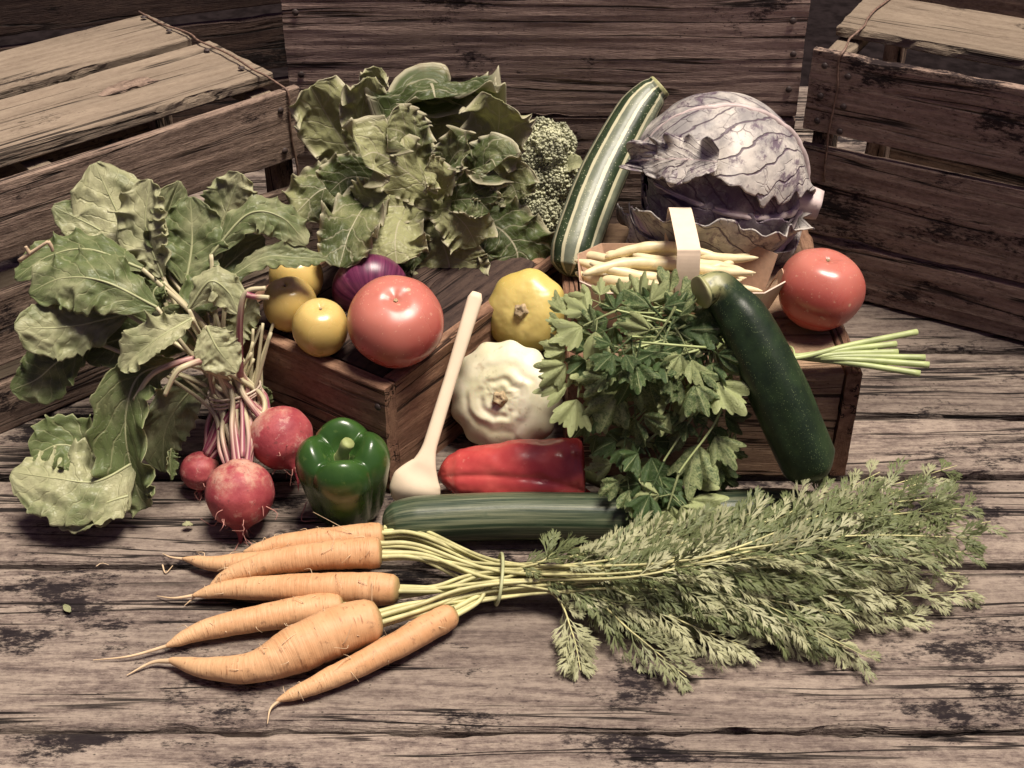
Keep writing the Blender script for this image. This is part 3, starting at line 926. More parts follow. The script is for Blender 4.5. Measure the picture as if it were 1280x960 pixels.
def pattypan(label, c, r, thick, zdir, mat, seed, lobes=10, ring=0.0, scal=0.05, spin=0.0, stemmat=None):
    prof = [(0, -0.62), (0.3, -0.62), (0.62, -0.48), (0.88, -0.22), (1.0, 0.0), (0.95, 0.20), (0.76, 0.42), (0.5, 0.56), (0.28, 0.60), (0.14, 0.585), (0.06, 0.565), (0, 0.56)]
    prof = [(a * r, b * r * thick) for a, b in prof]

    def cr_(th, t, rr, zz):
        q = rr / r
        qn = q + 0.09 * fbm(np.cos(th) * 1.8, np.sin(th) * 1.8, seed + 2, seed, 3)
        k = 1 + scal * np.cos(lobes * th + 0.7 * np.sin(th + seed)) * np.clip(q, 0, 1) ** 3 + 0.04 * fbm(np.cos(th) * 1.5, np.sin(th) * 1.5, seed, seed, 3) * q
        dz = r * (0.016 if ring else 0.03) * fbm(q * np.cos(th) * 2.5, q * np.sin(th) * 2.5, seed, seed + 2, 4)
        if ring:
            dz = dz + np.where(zz > 0, 1, 0) * r * ring * (np.exp(-((qn - 0.46 - 0.05 * np.sin(th * 2 + 1)) / 0.06) ** 2) - 0.7 * np.exp(-((qn - 0.60) / 0.06) ** 2)
                                                             + 0.6 * np.exp(-((qn - 0.22) / 0.05) ** 2) - np.exp(-((qn - 0.33) / 0.05) ** 2))
            dz = dz - np.where(zz > 0, 1, 0) * r * 0.05 * np.exp(-((np.mod(th - 5.2 + np.pi, 2 * np.pi) - np.pi) / 0.05) ** 2) * np.clip((q - 0.62) * 4, 0, 1)
        return rr * k, zz + dz
    root = thing('pattypan_squash', label, 'squash', c, 0, 'pattypan squashes')
    body = MB().grid(lathe(prof, 120, cr_, 90), True).build('body', mat, root)
    orient(body, zdir, spin)
    zt = 0.56 * r * thick
    mm = 20
    tt = np.linspace(0, 2 * np.pi, mm, endpoint=False)
    P = np.stack([np.stack([q * (1 + .18 * np.cos(5 * tt)) * np.cos(tt), q * (1 + .18 * np.cos(5 * tt)) * np.sin(tt), np.full(mm, zt + dz)], 1)
                  for q, dz in ((0.0085, -0.002), (0.0062, 0.0012), (0.0050, 0.0035), (0.0046, 0.0068), (0.0034, 0.0074), (0.0022, 0.0062), (0.0003, 0.0060))])
    MB().grid(P, True).build('stem_stub', stemmat or M['scar'], body)
    return root


pattypan('flat white pattypan squash standing on edge behind the red pepper', pyy(632, 497, -0.092), 0.0475, 0.72, (-0.22, -0.80, 0.52), M['sq_white'], 4, lobes=12, ring=0.022, scal=0.03)
pattypan('yellow pattypan squash wedged between the boxes above the white one', pyy(659, 389, -0.030), 0.0358, 0.98, (-0.25, -0.80, 0.50), M['sq_yel'], 8, lobes=8, scal=0.028)

# ------------------------------------------------------------------ peppers
gp = thing('green_bell_pepper', 'glossy green bell pepper with a cut stem, beside the beets', 'pepper', pz(436, 640, 0))


def gp_cross(th, t, rr, zz):
    lob = np.abs(np.cos(2 * th + 0.5)) ** 0.8
    k = 1 + 0.17 * (lob - 0.55) * np.clip(np.sin(np.pi * np.clip(t * 1.02, 0, 1)) * 1.2, 0, 1)
    k = k * (1 + 0.03 * fbm(np.cos(th) * 1.3, np.sin(th) * 1.3, t * 2, 6, 3))
    hump = 0.010 * (lob - 0.4) * np.exp(-((rr / 0.033 - 0.62) / 0.32) ** 2) * (zz > 0.045)
    return rr * k, zz + hump


g = lathe([(0, 0.010), (0.010, 0.004), (0.020, 0.000), (0.0265, 0.010), (0.0295, 0.026), (0.0325, 0.044), (0.0345, 0.058), (0.0320, 0.070), (0.0240, 0.0765), (0.0150, 0.0735), (0.0095, 0.0665), (0.005, 0.0630), (0.0, 0.0625)], 96, gp_cross, 90)
gb = MB().grid(g, True).build('body', M['pep_green'], gp)
gb.rotation_euler = (R(8), R(-3), R(20))
P = tube(spl([(0, 0, 0.061), (0.0005, -0.001, 0.068), (0.003, -0.003, 0.077), (0.006, -0.004, 0.083)], 14), np.interp(np.linspace(0, 1, 14), [0, .15, .5, .85, 1], [0.0115, 0.0065, 0.0045, 0.0055, 0.0050]), 12)
MB().grid(P, True, False, True).build('stem', M['stem_green'], gb)

rp = thing('red_pepper', 'long wrinkled red pepper lying between the white squash and the cucumber', 'pepper', pz(640, 606, 0))
base = np.array(rp.location)
path = spl([pyy(546, 592, -0.158), pyy(575, 585, -0.160), pyy(630, 585, -0.163), pyy(690, 585, -0.164), pyy(722, 583, -0.164), pyy(732, 583, -0.164)], 80) - base
path[:, 2] = np.interp(np.linspace(0, 1, 80), [0, .15, .5, 1], [0.018, 0.022, 0.0255, 0.026])
rad = np.interp(np.linspace(0, 1, 80), [0, .03, .08, .2, .45, .75, .9, .96, .99, 1], [0.0008, 0.0050, 0.0105, 0.0205, 0.0275, 0.0295, 0.0295, 0.0262, 0.017, 0.002])


def rp_cross(th, t):
    lob = np.abs(np.cos(1.5 * th - 0.55 + 0.35 * np.sin(t * 5)))
    k = 1 + 0.20 * (lob ** 0.7 - 0.68) * np.clip(t * 3.5, 0, 1)
    k = k + 0.10 * fbm(np.cos(th) * 1.8, np.sin(th) * 1.8, t * 9, 21, 4)
    k = k - 0.11 * np.exp(-((th - 4.95 + 0.25 * np.sin(t * 6)) / 0.16) ** 2) * np.clip((t - 0.12) * 5, 0, 1) * np.clip((0.93 - t) * 6, 0, 1)
    return k


pepb = MB().grid(tube(path, rad, 90, rp_cross), True).build('body', M['pep_red'], rp)
e = path[-1]
pp = spl([e + (-0.006, -0.008, -0.012), e + (0.002, -0.012, -0.016), e + (0.004, -0.013, -0.018)], 10)
MB().grid(tube(pp, np.array([.006, .0062, .0062, .006, .0058, .0054, .0048, .004, .0026, .0004]), 14), True).build('lobe_tip', M['pep_red'], pepb)
pp = spl([e + (-0.004, 0.0, 0.0), e + (0.006, -0.001, -0.004), e + (0.020, -0.004, -0.010)], 12)
MB().grid(tube(pp, np.interp(np.linspace(0, 1, 12), [0, .3, 1], [.009, .005, .0045]), 12), True, False, True).build('stem', M['stem_green'], pepb)


# ------------------------------------------------------------------ long vegetables
def long_veg(name, label, cat, pts, radii, mat, m=48, n=110, cross=None, hint=(0.13, 0.2, 1), group=None, part='body', parent=None):
    p = spl(pts, n)
    rr = np.interp(np.linspace(0, 1, n), radii[0], radii[1])
    if parent is None:
        b0 = p[np.argmin(p[:, 2])].copy()
        root = thing(name, label, cat, b0, 0, group)
    else:
        root, b0 = parent, np.zeros(3)
    body = MB().grid(tube(p - b0, rr, m, cross, hint), True, True, True).build(part, mat, root)
    return root, body, p, b0


def ridge(k, a, seed):
    return lambda th, t: 1 + a * np.cos(k * th) + 0.03 * fbm(np.cos(th) * 1.3, np.sin(th) * 1.3, t * 6, seed, 3)


long_veg('cucumber', 'long green cucumber lying between the red pepper and the carrot tops', 'cucumber',
         [pz(478, 656, 0.016), pz(520, 650, 0.018), pz(640, 645, 0.0195), pz(800, 646, 0.0195), pz(960, 640, 0.019), pz(1010, 637, 0.018)],
         ([0, .01, .04, .10, .2, .8, .94, .985, 1], [0.002, 0.0075, 0.0120, 0.0160, 0.0188, 0.0190, 0.0165, 0.009, 0.002]), M['cucumber'], cross=ridge(9, 0.012, 5))

z_pts = [pyy(1018, 592, -0.206), pyy(1002, 560, -0.203), pyy(968, 480, -0.184), pyy(934, 410, -0.163), pyy(912, 380, -0.154), pyy(894, 360, -0.152), pyy(874, 366, -0.158)]
long_veg('dark_zucchini', 'dark green zucchini leaning against the parsley box with its stem end up', 'zucchini', z_pts,
         ([0, .012, .04, .10, .3, .55, .72, .82, .88, .95, .985, 1], [0.003, 0.0105, 0.0175, 0.0220, 0.0228, 0.0196, 0.0158, 0.0134, 0.0116, 0.0114, 0.0128, 0.0112]), M['zuc_dark'], cross=ridge(5, 0.035, 9))

s_pts = [pyy(712, 345, 0.012), pyy(722, 300, 0.034), pyy(752, 222, 0.090), pyy(790, 150, 0.138), pyy(812, 120, 0.156), pyy(826, 107, 0.160)]
zs, zsb, zp, zb0 = long_veg('striped_zucchini', 'striped pale and dark green zucchini leaning on the back crate beside the cabbage', 'zucchini', s_pts,
                            ([0, .02, .06, .15, .4, .65, .85, .92, .96, 1], [0.004, 0.012, 0.0185, 0.0210, 0.0213, 0.0190, 0.0142, 0.0120, 0.0120, 0.0114]), M['zuc_stripe'], cross=ridge(10, 0.018, 3), hint=(0.3, -1, 0.2))

# wooden spoon leaning between the pepper and the squash
sp = thing('wooden_spoon', 'pale wooden spoon leaning bowl down between the green pepper and the squash', 'spoon', pz(520, 632, 0.0))
sb = np.array(sp.location)
sA, sB, sC, sD = pz(517, 634, 0.006), pyy(520, 606, -0.176), pyy(531, 578, -0.167), pyy(596, 366, -0.075)
ax = np.vstack([spl([sA, sB, sC], 26), spl([sC, sD], 30)[1:]]) - sb
L = np.concatenate([[0], np.cumsum(np.linalg.norm(np.diff(ax, axis=0), axis=1))])
q = L / L[-1]
hwid = np.interp(q, [0, .012, .04, .08, .13, .18, .22, .28, .6, .97, .99, 1], [0.006, 0.0125, 0.0182, 0.0208, 0.0195, 0.0135, 0.0085, 0.0058, 0.0052, 0.0062, 0.0058, 0.004])
hthk = np.interp(q, [0, .03, .10, .2, .3, 1], [0.0010, 0.0026, 0.0040, 0.0050, 0.0044, 0.0040])
T_, N_, B_ = frames(ax, (0, -1, 0.5))
tt = np.linspace(0, 2 * np.pi, 28, endpoint=False)
ct, st_ = np.sign(np.cos(tt)) * np.abs(np.cos(tt)) ** 0.75, np.sign(np.sin(tt)) * np.abs(np.sin(tt)) ** 0.75
bowl = 0.006 * np.exp(-((q - 0.09) / 0.06) ** 2)
P = ax[:, None] + B_[:, None] * (hwid[:, None] * ct)[..., None] + N_[:, None] * (hthk[:, None] * st_ + bowl[:, None] * (1 - ct ** 2) * 0.9)[..., None]
MB().grid(P, True, True, True).build('spoon_body', M['spoon'], sp)


# ------------------------------------------------------------------ leaves
def leaf_grid(path, hw, hint, seed, fold=0.25, ruffle=0.25, rf=5.0, pucker=0.06, edge=0.10, n=48, m=26, roll=0.0, prof=None, basew=0.12, frill=0.0, ff=14.0):
    p = spl(path, n)
    T = unit(np.gradient(p, axis=0))
    h = np.asarray(hint, float)
    S = unit(np.cross(T, h))
    N = np.cross(S, T)
    t = np.linspace(0, 1, n)
    if prof is None:
        prof = ([0, .06, .2, .42, .65, .82, .93, .98, 1], [basew, .30, .72, 1.0, .96, .76, .48, .24, .03])
    w = np.interp(t, *prof)
    w = np.convolve(np.pad(w, 2, mode='edge'), np.ones(5) / 5, 'valid') * hw
    s = np.linspace(-1, 1, m)
    tt, ss = t[:, None] * np.ones((1, m)), s[None, :] * np.ones((n, 1))
    a = np.abs(ss)
    side = np.where(ss < 0, 0.0, 40.0)
    eo = 1 + edge * fbm(tt * 11 + seed, side, 0, seed, 3) * a + edge * 0.6 * vnoise(tt * 34, side, 3, seed) * a ** 3
    W = w[:, None] * eo
    ph = 2.2 * fbm(tt * 3, side, 1.0, seed + 2, 2)
    ruf = np.sin(2 * np.pi * rf * tt + ph * 3 + side) * (0.6 + 0.6 * vnoise(tt * 6, side, 2.0, seed + 3))
    env = np.clip(np.minimum(tt * 7, 1.0), 0, 1)
    ang = fold + roll * a
    lat = ss * np.cos(np.minimum(ang, 1.5) * a ** 0.5)
    up = a * np.sin(ang) + ruffle * a ** 2.2 * ruf * env + pucker * fbm(tt * 6, ss * 3.2, seed, seed + 5, 3) * np.minimum(1, a * 4)
    latk = np.sin(np.pi * (8 * tt - 1.8 * a)) ** 2
    up = up + 0.035 * (latk - 0.5) * np.clip(a * 3, 0, 1) * (1 - a)
    if frill:
        fph = 3.0 * fbm(tt * 5, side, 4.0, seed + 9, 2)
        up = up + frill * a ** 6 * np.sin(2 * np.pi * ff * tt + fph * 3 + side) * env * (0.7 + 0.5 * vnoise(tt * 9, side, 7.0, seed))
    lon = 0.35 * ruffle * a ** 2.2 * np.cos(2 * np.pi * rf * tt + ph * 3 + side) * env
    return p[:, None] + S[:, None] * (W * lat)[..., None] + N[:, None] * (W * up)[..., None] + T[:, None] * (W * lon)[..., None], p


def add_leaf(parent, name, path, hw, hint, mat, seed, rib=0.0, ribmat=None, thick=0.0005, **kw):
    P, p = leaf_grid(path, hw, hint, seed, **kw)
    o = MB().grid(P).build(name, mat, parent)
    if thick:
        md = o.modifiers.new('thickness', 'SOLIDIFY')
        md.thickness = thick
        md.offset = 0
    if rib:
        nn = len(p)
        r = rib * np.interp(np.linspace(0, 1, nn), [0, .5, .9, 1], [1, .55, .2, .05])
        off = np.asarray(hint, float)
        MB().grid(tube(p + unit(off) * 0.0002, r, 8), True).build('rib', ribmat or M['rib'], o)
    return o


# --- beet bunch
bb = thing('beet_bunch', 'bunch of three red beets with stems and green leaves, tied with a band', 'beets', pz(300, 640, 0))
bo = np.array(bb.location)


def L3(*pts):
    return [pyy(a, b, c) - bo for a, b, c in pts]


band = pyy(294, 492, -0.118) - bo


def beet(c, r, axis_up, seed, tail):
    prof = [(0.0, -1.75), (0.03, -1.6), (0.06, -1.35), (0.13, -1.12), (0.34, -0.92), (0.72, -0.68), (0.97, -0.2), (1.0, 0.12), (0.88, 0.55), (0.60, 0.82), (0.36, 0.93), (0.26, 1.0), (0.1, 1.03), (0, 1.03)]
    prof = [(a * r, b * r) for a, b in prof]

    def cr_(th, t, rr, zz):
        k = 1 + 0.05 * fbm(np.cos(th) * 1.4 + seed, np.sin(th) * 1.4, t * 4, seed, 3)
        return rr * k, zz
    g = lathe(prof, 64, cr_, 80)
    bend = np.clip(-(g[..., 2] / r) - 0.9, 0, 2)
    g[..., 0] += bend ** 2 * r * tail[0]
    g[..., 1] += bend ** 2 * r * tail[1]
    o = MB().grid(g, True).build('beet', M['beet'], bb, loc=c)
    orient(o, axis_up, seed)
    rg = np.random.default_rng(seed)
    mb = MB()
    for k in range(26):
        th0 = rg.uniform(0, 6.28)
        z0 = rg.uniform(-1.55, -0.2)
        i = np.interp(-z0, [0, .68, .92, 1.12, 1.6], [1.0, .74, .36, .14, .05])
        p0 = np.array([math.cos(th0) * i, math.sin(th0) * i, z0]) * r
        d = unit(np.array([math.cos(th0), math.sin(th0), -0.7]))
        ln = r * rg.uniform(0.15, 0.7)
        w1, w2 = rg.normal(0, 0.35, 3), rg.normal(0, 0.6, 3)
        pts = [p0 * 0.98, p0 + d * ln * 0.4 + w1 * ln * 0.3, p0 + d * ln * 0.7 + w2 * ln * 0.5]
        mb.grid(tube(spl(pts, 10), np.linspace(0.00045, 0.00015, 10), 4), True)
    h = mb.build('root_hair', M['hair_red'], o)
    h['kind'] = 'stuff'
    return o


B1 = pyy(352, 548, -0.150) - bo
B2 = pyy(300, 618, -0.196) - bo
B3 = pyy(250, 589, -0.152) - bo
beet(B1, 0.0258, unit(band - B1 + np.array([0.02, 0.0, 0.0])), 3, (-0.3, 0.4))
beet(B2, 0.0272, unit((-0.01, 0.50, 0.86)), 5, (0.1, 0.1))
beet(B3, 0.0160, unit((0.10, 0.25, 0.95)), 9, (0.5, -0.2))
beet_leaves = [
    # path (px,py,y)..., half width px, hint, fold, ruffle, rf
    ([(182, 328, -0.078), (152, 276, -0.052), (118, 204, -0.030)], 44, (0.35, -0.8, 0.5), -0.15, 0.22, 3.4),
    ([(204, 346, -0.090), (182, 286, -0.070), (188, 224, -0.052)], 30, (-0.3, -0.9, 0.3), 0.35, 0.34, 5.0),
    ([(212, 344, -0.082), (206, 284, -0.060), (224, 226, -0.042)], 24, (0.6, -0.8, 0.2), 0.3, 0.25, 4.0),
    ([(232, 356, -0.086), (240, 304, -0.066), (238, 246, -0.048)], 36, (0.1, -0.9, 0.3), 0.30, 0.15, 2.5),
    ([(262, 318, -0.060), (284, 262, -0.046), (300, 216, -0.040)], 27, (0.0, -0.9, 0.5), -0.2, 0.22, 3.0),
    ([(264, 318, -0.075), (310, 268, -0.062), (352, 272, -0.060), (384, 306, -0.066)], 24, (0.1, -0.5, 0.9), -0.25, 0.28, 4.0),
    ([(286, 348, -0.086), (330, 322, -0.078), (370, 322, -0.074), (408, 324, -0.070)], 14, (0.0, -0.5, 0.85), 0.2, 0.3, 4.0),
    ([(196, 384, -0.120), (130, 352, -0.118), (78, 348, -0.114), (36, 366, -0.116)], 36, (0.05, -0.6, 0.85), -0.20, 0.20, 3.6),
    ([(178, 336, -0.098), (112, 312, -0.086), (62, 320, -0.088), (18, 348, -0.100)], 24, (0.0, -0.5, 0.9), -0.1, 0.28, 4.4),
    ([(158, 392, -0.108), (100, 406, -0.122), (60, 410, -0.132), (18, 408, -0.140)], 32, (0.0, -0.75, 0.65), -0.15, 0.16, 3.0),
    ([(112, 425, -0.112), (72, 452, -0.128), (46, 474, -0.134), (14, 488, -0.140)], 28, (0.1, -0.8, 0.5), -0.1, 0.2, 3.0),
    ([(240, 398, -0.135), (196, 424, -0.150), (150, 462, -0.160)], 24, (-0.3, -0.7, 0.7), 0.5, 0.3, 3.4),
    ([(218, 452, -0.135), (172, 472, -0.152), (157, 535, -0.170), (172, 612, -0.190), (186, 634, -0.196)], 34, (-0.2, -0.95, 0.25), 0.55, 0.24, 6.0),
    ([(168, 578, -0.180), (120, 602, -0.196), (70, 598, -0.198), (14, 590, -0.190)], 46, (0.0, -0.45, 0.9), -0.25, 0.18, 3.0),
    ([(158, 590, -0.172), (112, 566, -0.166), (74, 556, -0.166), (40, 572, -0.174)], 32, (0.05, -0.55, 0.85), 0.35, 0.30, 3.0),
    ([(236, 386, -0.116), (262, 352, -0.112), (286, 366, -0.114), (298, 392, -0.122)], 20, (0.1, -0.6, 0.8), -0.3, 0.25, 3.0),
    ([(258, 408, -0.134), (272, 436, -0.142), (296, 466, -0.146)], 23, (0.3, -0.8, 0.55), -0.15, 0.14, 3.0),
    ([(204, 352, -0.100), (192, 366, -0.106), (200, 386, -0.112)], 16, (0.0, -0.8, 0.6), 0.5, 0.4, 3.0),
    ([(236, 400, -0.110), (250, 372, -0.092), (286, 330, -0.066), (330, 296, -0.045)], 26, (0.2, -0.7, 0.6), 0.2, 0.25, 4.0),
    ([(214, 560, -0.165), (212, 575, -0.170), (214, 600, -0.176)], 9, (0.8, -0.6, 0.2), 0.6, 0.3, 3.0),
    ([(160, 620, -0.200), (140, 626, -0.206), (96, 642, -0.212), (72, 640, -0.212)], 22, (0.0, -0.4, 0.9), -0.2, 0.2, 3.0),
    ([(186, 336, -0.074), (132, 292, -0.060), (66, 258, -0.052)], 26, (0.1, -0.7, 0.7), -0.1, 0.2, 3.0),
    ([(230, 372, -0.078), (196, 342, -0.064), (150, 318, -0.054), (110, 330, -0.060)], 34, (0.1, -0.7, 0.7), 0.2, 0.2, 3.0),
    ([(250, 372, -0.072), (262, 330, -0.050), (262, 286, -0.036)], 28, (0.2, -0.9, 0.3), 0.2, 0.2, 3.0),
    ([(250, 430, -0.100), (200, 412, -0.098), (150, 424, -0.104), (100, 440, -0.110)], 34, (0.1, -0.7, 0.7), 0.1, 0.2, 3.0),
    ([(266, 440, -0.104), (240, 412, -0.102), (214, 404, -0.104), (190, 420, -0.108)], 20, (0.1, -0.7, 0.7), 0.3, 0.2, 3.0),
    ([(282, 440, -0.094), (300, 404, -0.084), (318, 372, -0.078)], 18, (0.2, -0.8, 0.5), 0.3, 0.25, 3.0),
    ([(262, 470, -0.110), (228, 500, -0.118), (206, 540, -0.124), (204, 590, -0.136)], 26, (-0.1, -0.9, 0.3), 0.2, 0.25, 3.0),
    ([(316, 480, -0.110), (328, 492, -0.108), (338, 506, -0.108)], 9, (0.0, -0.8, 0.6), 0.2, 0.2, 2.0),
]
for k, (pts, hwp, hint, fo, ru, rf) in enumerate(beet_leaves):
    P3 = L3(*pts)
    add_leaf(bb, 'leaf', P3, hwp / 1500.0 * 1.18, hint, M['beet_leaf'], 31 + 7 * k, rib=0.0012 if hwp > 15 else 0.0006, fold=fo, ruffle=ru * 1.35, rf=rf * 1.5, pucker=0.18, edge=0.16, n=64, m=34)
    if k in (13, 14, 19, 20, 28):
        continue
    b = P3[0]
    j = RNG.normal(0, 0.005, 3)
    start = [B1, B2, B3][(0, 1, 1, 0, 0, 0, 0, 1, 2, 1, 2, 1, 2, 0, 0, 0, 0, 1, 0, 0, 0, 1, 1, 0, 2, 1, 0, 2, 1)[k]]
    root_ = start + (band - start) * 0.18
    bnd = band + j + np.array([0.018 * ((k % 5) / 2 - 1), 0, 0.003 * (k % 3)])
    mid = (bnd + b) / 2 + np.array([0, -0.004, 0.006]) + RNG.normal(0, 0.004, 3)
    pth = spl([root_ + j * 0.6, (root_ + bnd) / 2 + j * 0.8, bnd, mid, b], 44)
    MB().grid(tube(pth, np.interp(np.linspace(0, 1, 44), [0, .2, .6, 1], [0.0032, 0.0023, 0.0021, 0.0016]), 10, lambda th, t: 1 + 0.12 * np.cos(3 * th)), True, True, True).build('stem', M['beet_stem'], bb)
for k in range(34):          # extra stems between beets and the tie
    start = [B1, B2, B2, B3][k % 4]
    j = RNG.normal(0, 0.0055, 3)
    up = unit(band - start)
    r0 = start + up * 0.020 + j * 0.7
    bnd = band + j * 1.2 + np.array([0.014 * ((k % 7) / 3 - 1), 0, 0.0])
    e_ = bnd + np.array([RNG.uniform(-0.05, 0.03), RNG.uniform(0.0, 0.03), RNG.uniform(0.03, 0.06)])
    pth = spl([r0, (r0 + bnd) / 2 + j * 0.5, bnd, e_], 30)
    MB().grid(tube(pth, np.interp(np.linspace(0, 1, 30), [0, .2, .6, 1], [0.0030, 0.0021, 0.0019, 0.0012]), 10), True, True, True).build('stem', M['beet_stem'], bb)
# broken stalks sticking out
for pts in ([(300, 470, -0.128), (300, 400, -0.130), (308, 366, -0.128), (332, 360, -0.128)], [(262, 448, -0.140), (236, 456, -0.156), (220, 466, -0.162), (206, 494, -0.168)],
            [(264, 446, -0.138), (226, 452, -0.150), (190, 468, -0.158), (168, 500, -0.164)], [(308, 368, -0.130), (320, 371, -0.130), (336, 372, -0.132)]):
    MB().grid(tube(spl(L3(*pts), 30), np.linspace(0.0030, 0.0019, 30), 8), True, True, True).build('stalk', M['beet_stem'], bb)
for dz, tl in ((0.0, 0.1), (0.004, -0.1), (-0.003, 0.3)):
    tq = np.linspace(0, 2 * np.pi, 40)
    ring = band + np.stack([0.0215 * np.cos(tq), 0.0135 * np.sin(tq), dz + 0.006 * np.cos(tq) * (1 + tl)], 1)
    MB().grid(tube(ring, 0.0010, 6), True).build('tie_band', M['band'], bb)

# --- lettuce
lc = np.array([-0.078, 0.072, 0.146])
lt = thing('lettuce', 'loose head of crumpled green lettuce with ruffled leaves before the back crate', 'lettuce', lc - np.array([0, 0, 0.045]))
lo_ = np.array(lt.location)
axis = unit(np.array([0.02, -0.78, 0.62]))
e1 = np.array([1.0, 0, 0])
e1 = unit(e1 - axis * np.dot(e1, axis))
e2 = np.cross(axis, e1)          # e2 roughly up/back
if e2[2] < 0:
    e2 = -e2
LPROF = ([0, .08, .22, .45, .68, .85, .95, 1], [.22, .40, .62, .88, 1.05, 1.02, .80, .22])
lettuce_leaves = [
    # path (px, py, y), half width px, facing, fold, ruffle, rf
    ([(535, 262, .100), (535, 210, .128), (536, 160, .142), (540, 118, .146)], 66, (0, -.9, .3), 0.20, 0.34, 4.0),
    ([(540, 128, .158), (538, 108, .150), (540, 106, .132), (544, 122, .112)], 86, (0, -.35, .95), -0.12, 0.30, 3.0),
    ([(500, 200, .130), (472, 140, .142), (466, 104, .146), (472, 84, .144)], 18, (.2, -.9, .3), 0.3, 0.4, 3.0),
    ([(505, 262, .098), (455, 215, .120), (418, 160, .128), (388, 108, .116)], 42, (.35, -.9, .2), 0.15, 0.34, 4.0),
    ([(510, 268, .094), (450, 240, .098), (405, 236, .088), (368, 268, .070)], 36, (.1, -.7, .7), -0.1, 0.36, 3.6),
    ([(520, 272, .088), (468, 252, .066), (440, 284, .004), (424, 334, -.030)], 34, (-.1, -.85, .5), 0.30, 0.46, 4.6),
    ([(565, 262, .085), (520, 224, .066), (474, 192, .058), (452, 196, .044)], 42, (.1, -.75, .65), -0.1, 0.34, 3.4),
    ([(560, 262, .084), (590, 226, .066), (612, 200, .060), (620, 208, .048)], 34, (-.1, -.7, .7), -0.1, 0.36, 3.4),
    ([(556, 262, .092), (600, 214, .104), (622, 166, .108), (624, 124, .096)], 42, (-.45, -.85, .2), 0.15, 0.36, 4.4),
    ([(566, 272, .084), (618, 282, .070), (646, 314, .056), (640, 352, .046)], 50, (.15, -.8, .6), 0.05, 0.36, 4.2),
    ([(540, 276, .080), (552, 300, .052), (562, 334, .036), (562, 364, .030)], 46, (0, -.8, .6), 0.05, 0.40, 4.0),
    ([(540, 262, .078), (504, 258, .054), (466, 262, .046), (446, 288, .042)], 34, (.1, -.7, .7), 0.2, 0.40, 3.6),
    ([(520, 276, .074), (506, 290, .050), (512, 312, .040), (528, 326, .036)], 28, (0, -.8, .6), 0.3, 0.44, 3.4),
    ([(515, 270, .070), (500, 276, .036), (494, 300, .006), (496, 330, -.010)], 36, (0, -.75, .65), -0.05, 0.36, 3.6),
    ([(505, 255, .100), (470, 200, .116), (452, 150, .122), (462, 96, .118)], 30, (.3, -.9, .2), 0.3, 0.44, 4.0),
    ([(540, 255, .084), (524, 204, .082), (506, 168, .080), (484, 160, .066)], 32, (.15, -.8, .55), 0.25, 0.44, 3.6),
    ([(590, 280, .080), (640, 300, .082), (662, 318, .076), (672, 344, .070)], 28, (.1, -.8, .6), 0.2, 0.40, 3.4),
    ([(548, 262, .070), (560, 262, .048), (582, 282, .040), (596, 308, .040)], 32, (-.05, -.75, .65), 0.1, 0.44, 3.6),
    ([(545, 240, .072), (556, 214, .062), (572, 190, .060), (588, 188, .052)], 26, (-.1, -.8, .6), 0.4, 0.5, 3.0),
    ([(540, 245, .070), (548, 230, .052), (545, 218, .044), (530, 214, .038)], 22, (.1, -.8, .6), 0.5, 0.5, 3.0),
    ([(555, 255, .066), (572, 250, .048), (596, 250, .042), (612, 264, .040)], 24, (0, -.8, .6), 0.4, 0.5, 3.0),
    ([(585, 262, .090), (616, 238, .098), (638, 230, .092), (648, 250, .084)], 30, (-.2, -.85, .5), 0.1, 0.40, 4.0),
    ([(515, 250, .086), (470, 226, .076), (436, 222, .068), (412, 240, .060)], 30, (.2, -.75, .6), 0.2, 0.42, 3.6),
]
for k, (pts, hwp, hint, fo, ru, rf) in enumerate(lettuce_leaves):
    add_leaf(lt, 'leaf', np.array([pyy(*q) for q in pts]) - lo_, hwp / 1370.0, hint, M['lettuce_leaf'], 501 + 13 * k, rib=0.0, fold=fo, ruffle=ru * 1.1, rf=rf, pucker=0.14, edge=0.05,
             n=120, m=64, prof=LPROF, frill=0.26, ff=13.0)
MB().grid(tube(spl([lc - axis * 0.066, lc - axis * 0.03, lc - axis * 0.005], 12) - lo_, np.array([.014, .016, .018, .018, .017, .016, .014, .012, .010, .008, .005, .001]), 16), True, True).build('stem', M['rib'], lt)

# --- broccoli
br = thing('broccoli', 'head of green broccoli between the lettuce and the striped zucchini', 'broccoli', (0.045, 0.13, 0.0))
bro = np.array(br.location)
ico = [(-0.5257, 0.8507, 0), (0.5257, 0.8507, 0), (-0.5257, -0.8507, 0), (0.5257, -0.8507, 0), (0, -0.5257, 0.8507), (0, 0.5257, 0.8507), (0, -0.5257, -0.8507), (0, 0.5257, -0.8507), (0.8507, 0, -0.5257), (0.8507, 0, 0.5257), (-0.8507, 0, -0.5257), (-0.8507, 0, 0.5257)]
icoF = np.array([(0, 11, 5), (0, 5, 1), (0, 1, 7), (0, 7, 10), (0, 10, 11), (1, 5, 9), (5, 11, 4), (11, 10, 2), (10, 7, 6), (7, 1, 8), (3, 9, 4), (3, 4, 2), (3, 2, 6), (3, 6, 8), (3, 8, 9), (4, 9, 5), (2, 4, 11), (6, 2, 10), (8, 6, 7), (9, 8, 1)])
icoV = np.array(ico)
core = pyy(690, 250, 0.150)
